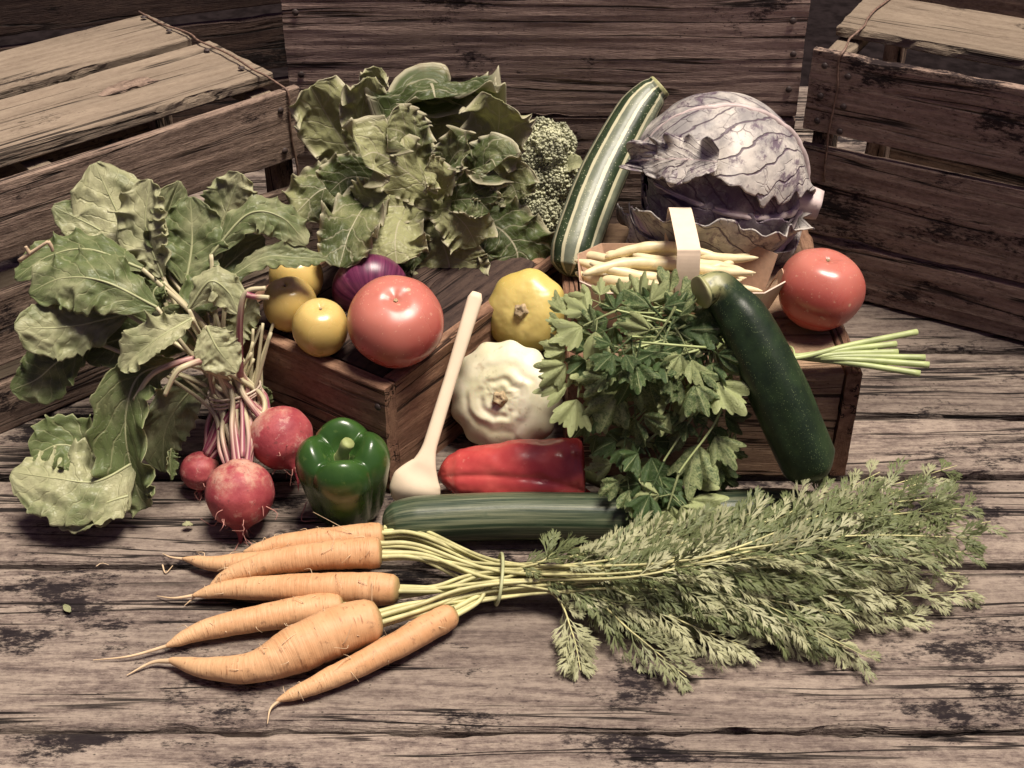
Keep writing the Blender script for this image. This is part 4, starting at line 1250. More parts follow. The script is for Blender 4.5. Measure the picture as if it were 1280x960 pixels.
for (a, b, yy_, rp_) in [(684, 182, 0.122, 33), (664, 196, 0.118, 27), (704, 180, 0.126, 17), (660, 232, 0.106, 30), (692, 224, 0.112, 30), (707, 208, 0.125, 15), (672, 262, 0.100, 32), (695, 258, 0.108, 24), (664, 294, 0.098, 26), (686, 296, 0.100, 26), (676, 322, 0.094, 20), (648, 262, 0.10, 24)]:
    c = pyy(a, b, yy_ + 0.026)
    r = rp_ / 1390.0
    n_ = int(1100 * (r / 0.022) ** 2)
    i = np.arange(n_) + 0.5
    phi = np.arccos(1 - 1.35 * i / n_)
    the = np.pi * (1 + 5 ** 0.5) * i
    d = np.stack([np.cos(the) * np.sin(phi), np.sin(the) * np.sin(phi), np.cos(phi)], 1)
    out = unit(c - core + np.array([0, -0.02, 0.02]))
    q_ = Vector(out).to_track_quat('Z', 'Y').to_matrix()
    d = unit(d @ np.array(q_).T + RNG.normal(0, 0.05, (n_, 3)))
    rad_ = r * (1 + 0.26 * fbm(d[:, 0] * 3.4 + a, d[:, 1] * 3.4, d[:, 2] * 3.4, 5, 3) + RNG.normal(0, 0.015, n_))
    pos = c + d * rad_[:, None] - bro
    sz = RNG.uniform(0.0008, 0.0017, n_)
    V = (pos[:, None] + icoV[None] * sz[:, None, None] * (1 + 0.25 * RNG.normal(size=(n_, 12, 1)) * 0.4)).reshape(-1, 3)
    F = (icoF[None] + (np.arange(n_) * 12)[:, None, None]).reshape(-1, 3)
    fl = MB().soup(V, F, np.zeros((len(V), 2))).build('floret', M['brocc'], br)
    fl['kind'] = 'stuff'
    tt_, pp_ = np.linspace(0, np.pi, 14), np.linspace(0, 2 * np.pi, 20, endpoint=False)
    sph = np.stack([np.sin(tt_)[:, None] * np.cos(pp_), np.sin(tt_)[:, None] * np.sin(pp_), np.cos(tt_)[:, None] * np.ones(20)], -1)
    MB().grid(c - bro + sph * r * 0.90, True).build('floret_core', M['brocc'], fl)
    MB().grid(tube(spl([core - bro, (core + c) / 2 - bro + (0, 0.004, -0.006), c - bro], 10), np.linspace(0.009, r * 0.6, 10), 10), True).build('branch', M['brocc_stalk'], br)
MB().grid(tube(spl([core - bro, core - bro + (0.0, 0.008, -0.05), np.array([0.002, 0.02, 0.004])], 14), np.linspace(0.015, 0.018, 14), 14), True, True, True).build('stalk', M['brocc_stalk'], br)
add_leaf(br, 'leaf', np.array([pyy(700, 215, 0.135), pyy(715, 205, 0.130), pyy(730, 206, 0.126)]) - bro, 0.009, (0, -0.6, 0.8), M['beet_leaf'], 3, fold=0.3, n=20, m=10)

# --- red cabbage lying on its side, stalk to the right
cc = pyy(897, 231, 0.058)
cg = thing('red_cabbage', 'greyish purple red cabbage with torn outer leaves on the box behind the punnet', 'cabbage', cc - np.array([0, 0, 0.066]))
co = np.array(cg.location)
ca = unit(np.array([-0.95, -0.05, 0.22]))           # base -> top of the head
c1 = unit(np.cross(ca, np.array([0, 1, 0])))
c2 = np.cross(ca, c1)
if c1[2] < 0:
    c1 = -c1
if c2[1] > 0:
    c2 = -c2                                       # c1 up, c2 towards the viewer
RC = 0.074


def cab_leaf(az, half, l0, l1, dr, seed, ruffle=0.06, flare=0.0, n=80, m=80, rib=True, edge=0.10, mat='cabbage'):
    t, s = np.linspace(0, 1, n)[:, None], np.linspace(-1, 1, m)[None, :]
    wprof = np.interp(t, [0, .1, .3, .6, .85, 1], [.35, .6, .95, 1.0, .9, .62])
    a = np.abs(s)
    eo = 1 + edge * fbm(t * 6, np.sign(s) * 9, 0, seed, 3) * a + edge * 0.7 * vnoise(t * 26, np.sign(s) * 9, 2, seed) * a ** 2
    azm = az + s * half * wprof * eo
    lam = l0 + (l1 + 0.16 * fbm(s * 3.0, seed, 0, seed + 1, 4) * t - l0) * t
    rr = RC * (1 + dr) * (1 + 0.03 * fbm(azm * 2, lam * 2, seed, seed, 3))
    rr = rr + RC * (flare * (a ** 3 * 0.5 + t ** 3 * 0.6)) + RC * ruffle * (a ** 3 + 0.5 * t ** 4) * np.sin(t * 15 + 4 * vnoise(t * 4, np.sign(s) * 4, 0, seed) + np.sign(s))
    ph = np.mod(t * 7 - a * 3.4, 1.0)
    rr = rr - RC * 0.014 * np.exp(-((ph - 0.5) / 0.10) ** 2) * (1 - a)
    d = -np.cos(lam)[..., None] * ca + (np.sin(lam) * np.cos(azm))[..., None] * c1 + (np.sin(lam) * np.sin(azm))[..., None] * c2
    sc_ = np.ones(3)
    P = cc - co + d * rr[..., None]
    o = MB().grid(P).build('leaf', M[mat], cg)
    md = o.modifiers.new('thickness', 'SOLIDIFY')
    md.thickness = 0.0011
    md.offset = 0
    if rib:
        mid = P[:, m // 2]
        rb = np.interp(np.linspace(0, 1, n), [0, .4, 1], [0.0055, 0.0028, 0.0006])
        MB().grid(tube(mid[::2], rb[::2], 8), True).build('rib', M['cabbage_rib'], o)
    return o


# azimuth 0 = up, pi/2 = towards the viewer
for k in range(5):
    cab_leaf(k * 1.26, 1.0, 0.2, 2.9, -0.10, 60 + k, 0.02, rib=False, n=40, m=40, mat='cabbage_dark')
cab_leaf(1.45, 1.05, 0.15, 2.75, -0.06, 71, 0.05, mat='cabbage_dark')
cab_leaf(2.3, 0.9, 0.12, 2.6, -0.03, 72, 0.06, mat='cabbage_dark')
cab_leaf(-1.2, 1.2, 0.15, 2.8, 0.01, 73, 0.05, n=50, m=50)
cab_leaf(0.10, 1.15, 0.10, 2.95, 0.05, 74, 0.07, flare=0.10, edge=0.13)
cab_leaf(2.15, 0.62, 0.05, 2.6, 0.04, 75, 0.10, flare=0.26, edge=0.16)
cab_leaf(2.75, 0.8, 0.05, 2.7, 0.06, 76, 0.08, flare=0.10, edge=0.16)
cab_leaf(0.9, 0.32, 1.9, 2.95, 0.10, 77, 0.12, flare=0.22, rib=False, n=40, m=40)
stp = spl([cc - ca * RC * 0.8, cc - ca * RC * 1.05, cc - ca * RC * 1.26 + np.array([0.002, -0.004, 0])], 10) - co
MB().grid(tube(stp, np.array([.016, .016, .0155, .015, .0145, .014, .0138, .0135, .0130, .0120]), 14, ridge(5, 0.12, 4)), True, True, True).build('stalk', M['cabbage_rib'], cg)

# ------------------------------------------------------------------ punnet and beans
pn = thing('bean_punnet', 'cardboard punnet with a pale strap handle, full of wax beans on the box', 'punnet', (pyy(848, 370, -0.055)[0], -0.053, HP + 0.001))
PW, PD, PH = 0.084, 0.041, 0.047


def octo(z, ins):
    a, b, c = PW - ins, PD - ins, 0.019
    return np.array([(-a, -b + c, z), (-a + c * 1.1, -b, z), (a - c * 1.1, -b, z), (a, -b + c, z), (a, b - c, z), (a - c * 1.1, b, z), (-a + c * 1.1, b, z), (-a, b - c, z)])


lo8, hi8 = octo(0.0, 0.014), octo(PH, 0.0)
for k in range(8):
    a, b = k, (k + 1) % 8
    q4 = np.array([lo8[a], lo8[b], hi8[b], hi8[a]])
    nrm = unit(np.cross(q4[1] - q4[0], q4[3] - q4[0]))
    if nrm[:2] @ (q4.mean(0)[:2]) < 0:
        nrm = -nrm
    inn = q4 - nrm * 0.0011
    f = [(0, 1, 2, 3), (7, 6, 5, 4), (3, 2, 6, 7), (0, 4, 5, 1), (1, 5, 6, 2), (0, 3, 7, 4)]
    if k == 3:                                     # right-hand end with the oval hand hole
        mb = MB()
        tq = np.linspace(0, 2 * np.pi, 24, endpoint=False)
        u_, v_ = unit(q4[1] - q4[0]), unit(q4[3] - q4[0])
        cen = q4.mean(0) + v_ * 0.006
        sq = []
        wA, hA = np.linalg.norm(q4[1] - q4[0]) / 2, np.linalg.norm(q4[3] - q4[0]) / 2
        for th_ in tq:
            cx, sy = math.cos(th_), math.sin(th_)
            kx = min(wA / (abs(cx) + 1e-6), 1e9)
            ky = min((hA - 0.006 * np.sign(sy)) / (abs(sy) + 1e-6), 1e9)
            sq.append(cen + (u_ * cx + v_ * sy) * min(kx, ky))
        sq = np.array(sq)
        hole = np.array([cen + u_ * math.cos(t_) * 0.0075 + v_ * math.sin(t_) * 0.0095 for t_ in tq])
        Pg = np.stack([sq, hole, hole - nrm * 0.0011, sq - nrm * 0.0011, sq])
        mb.grid(Pg, True)
        mb.build('end_panel', M['card'], pn, smooth=False)
        continue
    MB().faces(np.vstack([q4, inn]), f).build('side_panel' if k in (1, 5) else 'corner_panel', M['card_out'] if k in (0, 1, 2) else M['card'], pn, smooth=False)
fl_ = np.vstack([lo8, lo8 + (0, 0, 0.0012)])
MB().faces(fl_, [tuple(range(7, -1, -1)), tuple(range(8, 16))]).build('base_panel', M['card'], pn, smooth=False)
# handle: one strap from the front panel over to the back panel
hp = spl([(0, -PD + 0.008, 0.010), (0, -PD - 0.0022, 0.040), (0, -PD - 0.002, 0.064), (0, -PD + 0.002, 0.082), (0, -PD + 0.008, 0.0855), (0, 0.0, 0.0860), (0, PD - 0.012, 0.0850), (0, PD - 0.003, 0.078), (0, PD + 0.0015, 0.060), (0, PD + 0.0022, 0.040), (0, PD - 0.008, 0.012)], 60)
T_, N_, B_ = frames(hp, (0, -1, 0))
Pg = []
for dx, dn in ((-0.0092, 0), (0.0092, 0), (0.0092, 0.0011), (-0.0092, 0.0011)):
    Pg.append(hp + np.array([dx, 0, 0]) + N_ * dn)
MB().grid(np.stack(Pg, 1), True, True, True).build('handle', M['strap'], pn, smooth=False)
nl = np.array(pn.location)
rbn = np.random.default_rng(21)
bean_meshes = []
for v in range(5):
    L_ = 0.100 + 0.012 * v / 4
    xx = np.linspace(-L_ / 2, L_ / 2, 30)
    bend = (0.006, -0.008, 0.011, 0.004, -0.012)[v]
    p = np.stack([xx, bend * (1 - (2 * xx / L_) ** 2), 0.002 * np.sin(xx * 60 + v)], 1)
    r = 0.0047 * np.interp(np.linspace(0, 1, 30), [0, .03, .1, .3, .7, .88, .96, 1], [.25, .55, .85, 1, 1, .75, .42, .1]) * (1 + 0.06 * np.sin(np.linspace(0, 38, 30) + v))
    bean_meshes.append(MB().grid(tube(p, r, 10), True, True, True).mesh('bean', M['bean']))
bl = [(-0.012, -0.030, 0.042, 4), (0.010, -0.024, 0.049, -4), (-0.020, -0.014, 0.050, 8), (0.022, -0.012, 0.052, -12), (-0.008, -0.004, 0.053, 3), (0.028, -0.001, 0.050, -17), (-0.024, 0.006, 0.047, 14),
      (0.006, 0.012, 0.048, -2), (0.030, 0.016, 0.049, -9), (-0.022, 0.020, 0.046, 5), (0.004, 0.025, 0.043, -4), (-0.034, -0.020, 0.046, -28), (0.030, -0.022, 0.044, -8), (-0.030, 0.004, 0.040, -32),
      (0.010, 0.004, 0.042, 10), (-0.012, 0.014, 0.040, -12), (0.020, -0.006, 0.041, 2), (-0.006, -0.018, 0.038, 12), (0.026, 0.020, 0.040, 9), (-0.016, 0.028, 0.040, -3), (0.0, -0.012, 0.044, -22), (0.012, 0.018, 0.036, 20), (-0.010, -0.002, 0.034, -5), (0.014, -0.016, 0.034, 4)]
for k, (x, y, z, a) in enumerate(bl):
    o = link('wax_bean', bean_meshes[k % 5], None, nl + np.array([x * 0.8 - 0.013, y, z]), (R(rbn.uniform(-40, 40)), R(rbn.uniform(-5, 5)), R(a)))
    tag(o, 'pale yellow wax bean lying in the cardboard punnet', 'bean', 'wax beans in the punnet')


# ------------------------------------------------------------------ parsley
def leaflet(mb, base, fwd, nrm, size, seed, bend=0.25):
    rg = np.random.default_rng(seed)
    fwd, nrm = unit(fwd), unit(nrm)
    sid = np.cross(fwd, nrm)
    nA, nR = 72, 8
    ph = np.linspace(-1.2, 1.2, nA)
    cs = [(-0.72, 0.90), (0.0, 1.0), (0.72, 0.90)]
    r = np.full(nA, 0.58)
    for c, l in cs:
        c = c + rg.normal(0, 0.06)
        l = l * rg.uniform(0.9, 1.1)
        d = (ph - c) / 0.47
        lobe = l * np.clip(1 - np.abs(d) ** 2.0, 0, 1) ** 0.5
        tooth = 0.82 + 0.18 * np.abs(np.cos((ph - c) * 9.0))
        r = np.maximum(r, lobe * tooth)
    r = r * np.interp(np.abs(ph), [0, 0.95, 1.2], [1, 0.95, 0.6])
    q = np.linspace(0.0, 1, nR)[:, None]
    X = q * r * np.sin(ph) * size * 0.95
    Y = q * r * np.cos(ph) * size + size * 0.06
    fold = 0.09 * size * np.cos(ph * 8.5) * q ** 1.2
    Z = fold - bend * (X ** 2 + Y ** 2 * 0.8) / size + 0.05 * size * vnoise(X / size * 3, Y / size * 3, seed, seed)
    P = base + sid * X[..., None] + fwd * Y[..., None] + nrm * Z[..., None]
    mb.grid(P)


def parsley_mesh(seed):
    rg = np.random.default_rng(seed)
    mb = MB()
    f, nz = np.array([0, 1.0, 0]), np.array([0, 0, 1.0])
    leaflet(mb, np.array([0, 0.26, 0]), f, (0, -0.15, 1), 0.72, seed, rg.uniform(0.0, 0.6))
    for sx in (-1, 1):
        dr = np.array([sx * 0.95, 0.45 + rg.normal(0, .1), rg.normal(-.1, .12)])
        leaflet(mb, np.array([sx * 0.20, 0.09 + rg.uniform(-.05, .05), 0]), dr, (sx * rg.uniform(-.35, .1), -.1, 1), rg.uniform(0.46, 0.62), seed + 3 + sx, rg.uniform(0.0, 0.6))
    mb.grid(tube(spl([(0, -0.5, -0.05), (0, -0.2, 0), (0, 0.28, 0.0)], 10), np.linspace(0.028, 0.018, 10), 6), True)
    for sx in (-1, 1):
        mb.grid(tube(spl([(0, -0.03, 0), (sx * 0.22, 0.10, 0)], 4), 0.015, 5), True)
    return mb.mesh('parsley_leaf', M['parsley_leaf'])


pm = [parsley_mesh(300 + 11 * k) for k in range(8)]
hub = pyy(928, 436, -0.125)
hub[2] = 0.126
pr = thing('parsley_bunch', 'bunch of flat green parsley hanging over the front of the reddish box', 'parsley', (hub[0], hub[1], HP))
pro = np.array(pr.location)
# px, py, direction (deg, 0 = right, 90 = down in the picture), size px
PL = [(777, 372, -120, 30), (728, 408, 160, 36), (706, 392, 190, 34), (702, 430, 175, 30), (708, 455, 140, 34), (794, 452, 70, 46), (764, 464, 120, 40), (772, 492, 110, 48), (722, 498, 100, 50),
      (841, 436, 60, 54), (856, 412, 10, 44), (829, 398, 70, 38), (836, 472, 90, 30), (896, 478, 40, 48), (864, 450, 60, 40), (836, 516, 100, 40), (810, 474, 80, 30), (794, 524, 100, 44), (780, 560, 110, 40),
      (872, 554, 100, 48), (913, 556, 75, 54), (898, 574, 95, 46), (905, 520, 10, 34), (813, 572, 95, 50), (776, 592, 105, 50), (806, 606, 80, 42), (830, 596, 70, 42), (834, 638, 95, 56), (860, 624, 50, 48), (812, 618, 110, 44), (786, 612, 100, 44), (880, 610, 95, 40), (888, 602, 110, 36),
      (755, 378, -160, 36), (807, 400, 150, 38), (738, 374, -150, 30), (862, 374, -80, 36), (836, 368, -100, 36), (816, 542, 90, 38), (732, 450, 140, 38), (816, 428, 110, 38), (754, 478, 130, 36), (732, 528, 95, 34),
      (844, 488, 80, 34), (876, 510, 60, 34), (858, 526, 100, 34), (791, 540, 120, 32), (766, 443, 150, 34), (880, 432, 30, 40), (888, 455, 70, 36), (742, 420, 170, 34), (786, 412, 140, 36), (868, 480, 90, 34),
      (790, 392, 170, 40), (812, 385, -150, 40), (846, 392, -60, 40), (872, 408, 120, 40), (760, 400, 170, 40), (826, 412, 160, 44), (858, 428, 140, 44), (812, 500, 100, 36), (848, 560, 90, 36), (756, 512, 110, 36), (720, 470, 130, 32), (800, 375, -110, 32), (884, 398, -20, 34), (870, 590, 80, 36), (790, 470, 100, 34), (750, 440, 150, 34), (828, 450, 80, 40)]
rp_ = np.random.default_rng(77)
for k in range(7):           # inner leaves behind the outer ones
    PL.append((rp_.uniform(725, 905), rp_.uniform(385, 590), rp_.uniform(20, 170), rp_.uniform(24, 36)))


def bunch_y(px, py):
    if py < 415:
        return np.interp(py, [350, 385, 415], [-0.112, -0.140, -0.172])
    return np.interp(py, [415, 470, 540, 600, 625, 650], [-0.172, -0.190, -0.194, -0.200, -0.226, -0.240]) + 0.012 * ((px - 820) / 110) ** 2


stem_n = 0
for k, (a, b, dg, sz) in enumerate(PL):
    inner = k >= 70
    if not inner and k > 30 and k % 5 in (1, 3):
        continue
    y_ = bunch_y(a, b) + rp_.normal(0, 0.004) + (0.014 if inner else 0)
    c = pyy(a, b, y_)
    if b < 560 and inner and c[2] < 0.03:
        c[2] = 0.03
    d2 = R(dg + rp_.normal(0, 16))
    fwd = unit(np.array([math.cos(d2), 0, 0]) + _U * (-math.sin(d2)) + _F * rp_.uniform(-0.6, 0.7))
    nr = unit(-_F + np.array([rp_.normal(0, 0.65), 0, 0]) + np.array([0, 0, 1]) * rp_.uniform(-0.4, 0.8) + rp_.normal(0, 0.2, 3))
    nr = unit(nr - fwd * np.dot(nr, fwd))
    xx = np.cross(fwd, nr)
    s_ = sz / 1480.0 * (1.05, 1.55, 1.25)[k % 3]
    base = c - fwd * s_ * 0.30
    Mx = Matrix(((xx[0], fwd[0], nr[0], base[0] - pro[0]), (xx[1], fwd[1], nr[1], base[1] - pro[1]), (xx[2], fwd[2], nr[2], base[2] - pro[2]), (0, 0, 0, 1))) @ Matrix.Diagonal((s_, s_, s_, 1))
    o = link('leaf', pm[k % 8], pr)
    o.matrix_local = Mx
    if not inner and not (b < 430 and a > 820):
        st0 = base - fwd * s_ * 0.45
        m1 = hub + np.array([-0.03, -0.006, 0.004]) + rp_.normal(0, 0.006, 3)
        m2 = (hub + st0) / 2 + np.array([0, -0.010, 0.010]) + rp_.normal(0, 0.006, 3)
        pth = spl([hub + rp_.normal(0, 0.003, 3), m1 if st0[0] < hub[0] - 0.03 else (hub + m2) / 2, m2, st0], 26) - pro
        MB().grid(tube(pth, np.linspace(0.0015, 0.0008, 26), 6), True).build('stem', M['parsley_stem'], pr)
for k, (a, b, h) in enumerate([(1146, 415, 0.128), (1120, 430, 0.124), (1122, 440, 0.122), (1156, 447, 0.120), (1161, 456, 0.118), (1128, 452, 0.116), (1150, 467, 0.114), (1096, 438, 0.121), (1108, 460, 0.1145)]):
    e_ = pz(a, b, h)
    tie = pz(986, 446, 0.120) + np.array([0, (k - 4) * 0.0018, (4 - k) * 0.0008])
    pth = spl([hub + (0, (k - 4) * 0.002, -0.004), tie, (tie + e_) / 2 + (0, 0, 0.001), e_], 30) - pro
    pth[:, 2] = np.maximum(pth[:, 2], 0.0032)
    MB().grid(tube(pth, np.linspace(0.0016, 0.0027, 30), 9), True, True, True).build('stalk', M['parsley_stem'], pr)
tq = np.linspace(0, 2 * np.pi, 30)
tie = pz(988, 446, 0.120) - pro
MB().grid(tube(tie + np.stack([0.002 * np.sin(tq), 0.0125 * np.cos(tq), 0.0065 * np.sin(tq) - 0.001], 1), 0.0009, 6), True).build('tie_band', M['parsley_stem'], pr)

# ------------------------------------------------------------------ carrots
ct_ = thing('carrot_bunch', 'bunch of orange carrots with long feathery green tops, tied in front on the table', 'carrots', pz(625, 735, 0))
cto = np.array(ct_.location)
CK = np.array(pz(622, 726, 0.016))
carrots = [
    # (px,py,z) tip -> crown, radii crown px, seed
    ([(228, 697, .008), (275, 705, .011), (340, 702, .012), (420, 694, .014), (470, 690, .014)], 17, 1),
    ([(304, 690, .012), (350, 681, .016), (420, 674, .018), (481, 669, .018)], 17, 2),
    ([(262, 733, .011), (300, 714, .018), (370, 698, .026), (440, 692, .030), (478, 691, .030)], 19, 3),
    ([(240, 744, .008), (290, 736, .013), (370, 734, .018), (440, 735, .020), (500, 736, .020)], 19, 4),
    ([(206, 809, .006), (250, 790, .010), (320, 774, .013), (380, 764, .014), (430, 757, .013)], 18, 5),
    ([(210, 824, .007), (262, 836, .011), (324, 832, .015), (370, 812, .018), (420, 790, .021), (476, 772, .021)], 26, 6),
    ([(345, 877, .005), (390, 858, .009), (450, 830, .012), (520, 793, .014), (569, 766, .014)], 16, 7),
]
crowns = []
for pts, rpx, sd_ in carrots:
    p = spl([pz(*q) for q in pts], 110)
    r0 = rpx / 1560.0
    t = np.linspace(0, 1, 110)
    if sd_ == 6:
        pr_ = ([0, .02, .10, .28, .42, .52, .62, .85, .95, .985, 1], [.05, .16, .34, .56, .72, .92, 1.02, 1.05, .96, .74, .3])
    elif sd_ == 7:
        pr_ = ([0, .02, .10, .35, .7, .9, .965, .99, 1], [.06, .16, .40, .74, .96, 1.0, .90, .66, .25])
    else:
        pr_ = ([0, .02, .10, .35, .7, .9, .965, .99, 1], [.05, .15, .38, .74, .95, 1.0, .93, .72, .28])
    rr = r0 * np.interp(t, *pr_)
    rr = rr * (1 + 0.03 * fbm(t * 14, sd_, 0, sd_, 3))
    p[:, 2] = np.maximum(p[:, 2], rr * 0.98)
    p = p + np.stack([np.zeros(110), 0.0010 * fbm(t * 6, sd_ * 3.0, 0, sd_, 2), np.zeros(110)], 1)
    o = MB().grid(tube(p - cto, rr, 40, lambda th, t_: 1 + 0.045 * fbm(np.cos(th) * 1.2, np.sin(th) * 1.2, t_ * 18, sd_, 3) - 0.02 * (vnoise(t_ * 60, np.cos(th) * 1.5 + sd_, np.sin(th), sd_) > 0.55)), True, True, True).build('carrot', M['carrot'], ct_)
    crowns.append((p[-1], unit(p[-1] - p[-8]), r0))
    rg = np.random.default_rng(sd_)
    # tail root
    d0 = unit(p[0] - p[6])
    d0[2] = 0
    tl = {1: (0.022, 0.3), 2: (0.006, 0.1), 3: (0.022, -0.1), 4: (0.028, 0.35), 5: (0.050, 0.25), 6: (0.022, -0.9), 7: (0.010, -1.4)}[sd_]
    nrm = np.array([d0[1], -d0[0], 0])
    tp = [p[0] + d0 * (-0.003), p[0] + d0 * tl[0] * 0.5 + nrm * tl[0] * tl[1] * 0.25, p[0] + d0 * tl[0] + nrm * tl[0] * tl[1]]
    tp = spl(tp, 14)
    tp[:, 2] = np.linspace(p[0][2], 0.0012, 14)
    MB().grid(tube(tp - cto, np.linspace(max(0.0009, rr[2] * 0.9), 0.0003, 14), 6), True).build('tail_root', M['hair_pale'], o)
    mb = MB()
    for k in range(16):
        i = rg.integers(8, 100)
        an = rg.uniform(-0.3, 3.4)
        T1, N1, B1_ = frames(p)
        out = N1[i] * math.sin(an) + B1_[i] * math.cos(an)
        p0 = p[i] + out * rr[i] * 0.97
        ln = rg.uniform(0.002, 0.007) if k > 4 else rg.uniform(0.008, 0.016)
        tg = T1[i] * rg.normal(0, 0.8) + np.cross(out, T1[i]) * rg.normal(0, 0.8)
        q_ = spl([p0, p0 + (out * 0.5 + tg * 0.5) * ln * 0.5, p0 + (out * 0.15 + tg) * ln], 7)
        q_[:, 2] = np.maximum(q_[:, 2], 0.0006)
        mb.grid(tube(q_ - cto, np.linspace(0.00034, 0.00013, 7), 4), True)
    h = mb.build('root_hair', M['hair_pale'], o)
    h['kind'] = 'stuff'


def frond(path, width, seed, r0=0.0016, start=0.25, npin=22, leafless=False, flat=(0, -0.35, 1.0)):
    """rachis with paired pinnae, each carrying many narrow cut segments"""
    rg = np.random.default_rng(seed)
    n = 60
    p = spl(path, n)
    L_ = np.linalg.norm(np.diff(p, axis=0), axis=1).sum()
    stem = MB().grid(tube(p - cto, np.interp(np.linspace(0, 1, n), [0, .4, 1], [r0, r0 * .62, r0 * .14]), 7), True).build('stem', M['carrot_stem'], ct_)
    if leafless:
        return stem
    T = unit(np.gradient(p, axis=0))
    mb = MB()
    Vs, Fs, Us = [], [], []
    nv = [0]
    rach = []

    def blade(b, d, nrm, ln, w):
        sd2 = unit(np.cross(d, nrm))
        dn = nrm * (-0.12 * ln)
        v = np.array([b - sd2 * w * .35, b + sd2 * w * .35, b + d * ln * .5 + sd2 * w + nrm * 0.0004, b + d * ln * .5 - sd2 * w + nrm * 0.0004, b + d * ln + dn])
        k0 = nv[0]
        Vs.append(v)
        Fs.append([(k0, k0 + 1, k0 + 2), (k0, k0 + 2, k0 + 3), (k0 + 3, k0 + 2, k0 + 4)])
        Us.append([(0.4, 0), (0.6, 0), (0.75, .5), (0.25, .5), (0.5, 1)])
        nv[0] += 5

    for k in range(npin):
        u = min(1.0, start + (1 - start) * ((k + 0.7 + rg.uniform(-.25, .25)) / npin) ** 0.88)
        i = min(n - 1, int(u * (n - 1)))
        rel = (u - start) / (1 - start)
        plen = width * (0.62 + 0.60 * math.sin(math.pi * min(1, rel * 0.75 + 0.18))) * (1 - 0.40 * max(rel, 0) ** 4) * rg.uniform(0.8, 1.15)
        for sgn in (-1, 1):
            if rg.random() < 0.06:
                continue
            nr = unit(np.array(flat) + rg.normal(0, 0.42, 3))
            sd1 = unit(np.cross(T[i], nr)) * sgn
            d = unit(T[i] * rg.uniform(0.75, 1.1) + sd1 * rg.uniform(0.55, 0.85) + nr * rg.normal(0.05, 0.16))
            ns = max(3, int(plen / 0.0066))
            pp = [p[i] + d * plen * x + T[i] * plen * 0.18 * x * x - nr * 0.10 * plen * x * x for x in np.linspace(0, 1, 6)]
            pp = np.array(pp)
            rach.append((pp, 0.0005))
            for q in range(1, ns + 1):
                x = q / ns
                b = pp[0] + (pp[-1] - pp[0]) * x
                b = np.array([np.interp(x, np.linspace(0, 1, 6), pp[:, c_]) for c_ in range(3)])
                dl = unit(pp[min(5, int(x * 5) + 0)] - pp[max(0, int(x * 5) - 1)] + 1e-9)
                seg = 0.0185 * (1 - 0.35 * x) * rg.uniform(0.75, 1.25) * min(1.0, plen / 0.028 + 0.35)
                sdp = unit(np.cross(dl, nr))
                for s2 in ((-1, 1) if q < ns else (-1, 0, 1)):
                    dd = unit(dl * 1.25 + sdp * 0.50 * s2 + nr * rg.normal(0.1, 0.14))
                    blade(b, dd, nr, seg, 0.00082)
                    if seg > 0.006 and s2 != 0:
                        blade(b + dd * seg * 0.35, unit(dd + dl * 0.5), nr, seg * 0.62, 0.0008)
                        blade(b + dd * seg * 0.30, unit(dd + sdp * s2 * 0.35), nr, seg * 0.5, 0.0008)
    V = np.concatenate(Vs) - cto
    V[:, 2] = np.maximum(V[:, 2], 0.0012 + 0.0006 * RNG.random(len(V)))
    mb.soup(V, np.array([f for fs in Fs for f in fs]), np.array([u_ for us in Us for u_ in us], float))
    for pp, r in rach:
        mb.grid(tube(pp - cto, np.linspace(r * 1.2, r * .6, 6), 4), True)
    o = mb.build('frond', M['frond'], stem)
    o['kind'] = 'stuff'
    return stem


FR = [
    # mid (px,py,z), mid2, end, width px
    ((760, 690, .045), (950, 640, .060), (1196, 582, .050), 62, .28),
    ((760, 700, .040), (960, 662, .055), (1150, 615, .045), 58, .30),
    ((780, 712, .045), (1000, 668, .055), (1238, 652, .040), 62, .34),
    ((780, 716, .040), (1000, 690, .050), (1220, 690, .035), 58, .36),
    ((790, 722, .035), (980, 712, .042), (1200, 716, .028), 52, .40),
    ((800, 726, .038), (950, 720, .042), (1080, 722, .030), 48, .36),
    ((790, 730, .034), (920, 742, .036), (1085, 822, .012), 55, .42),
    ((780, 734, .030), (900, 752, .032), (1040, 800, .012), 50, .40),
    ((760, 738, .026), (860, 780, .024), (930, 808, .010), 44, .35),
    ((720, 735, .022), (790, 790, .018), (858, 846, .006), 40, .45),
    ((690, 742, .018), (715, 790, .012), (726, 838, .005), 30, .40),
    ((750, 745, .022), (830, 770, .018), (905, 775, .012), 40, .30),
    ((760, 700, .046), (860, 668, .052), (965, 625, .050), 50, .30),
    ((700, 700, .042), (760, 680, .046), (830, 662, .046), 44, .22),
    ((720, 705, .040), (800, 690, .046), (900, 650, .050), 46, .25),
    ((780, 705, .046), (940, 655, .060), (1100, 590, .056), 54, .32),
    ((820, 708, .050), (1020, 690, .056), (1160, 660, .046), 52, .40),
    ((900, 718, .030), (1060, 745, .024), (1218, 738, .012), 44, .50),
    ((880, 725, .026), (1020, 752, .020), (1150, 772, .008), 40, .52),
    ((780, 722, .048), (900, 700, .054), (1040, 690, .050), 46, .34),
    ((740, 718, .044), (840, 712, .050), (960, 716, .046), 44, .28),
    ((670, 705, .036), (700, 690, .040), (760, 690, .044), 30, .35),
    ((820, 715, .040), (940, 745, .036), (1060, 770, .022), 48, .36),
    ((860, 700, .058), (1040, 640, .062), (1190, 620, .052), 50, .42),
    ((840, 735, .034), (960, 772, .024), (1060, 812, .010), 44, .42),
    ((900, 690, .058), (1060, 670, .060), (1222, 672, .044), 48, .46),
    ((740, 735, .026), (800, 755, .022), (870, 800, .008), 38, .38),
]
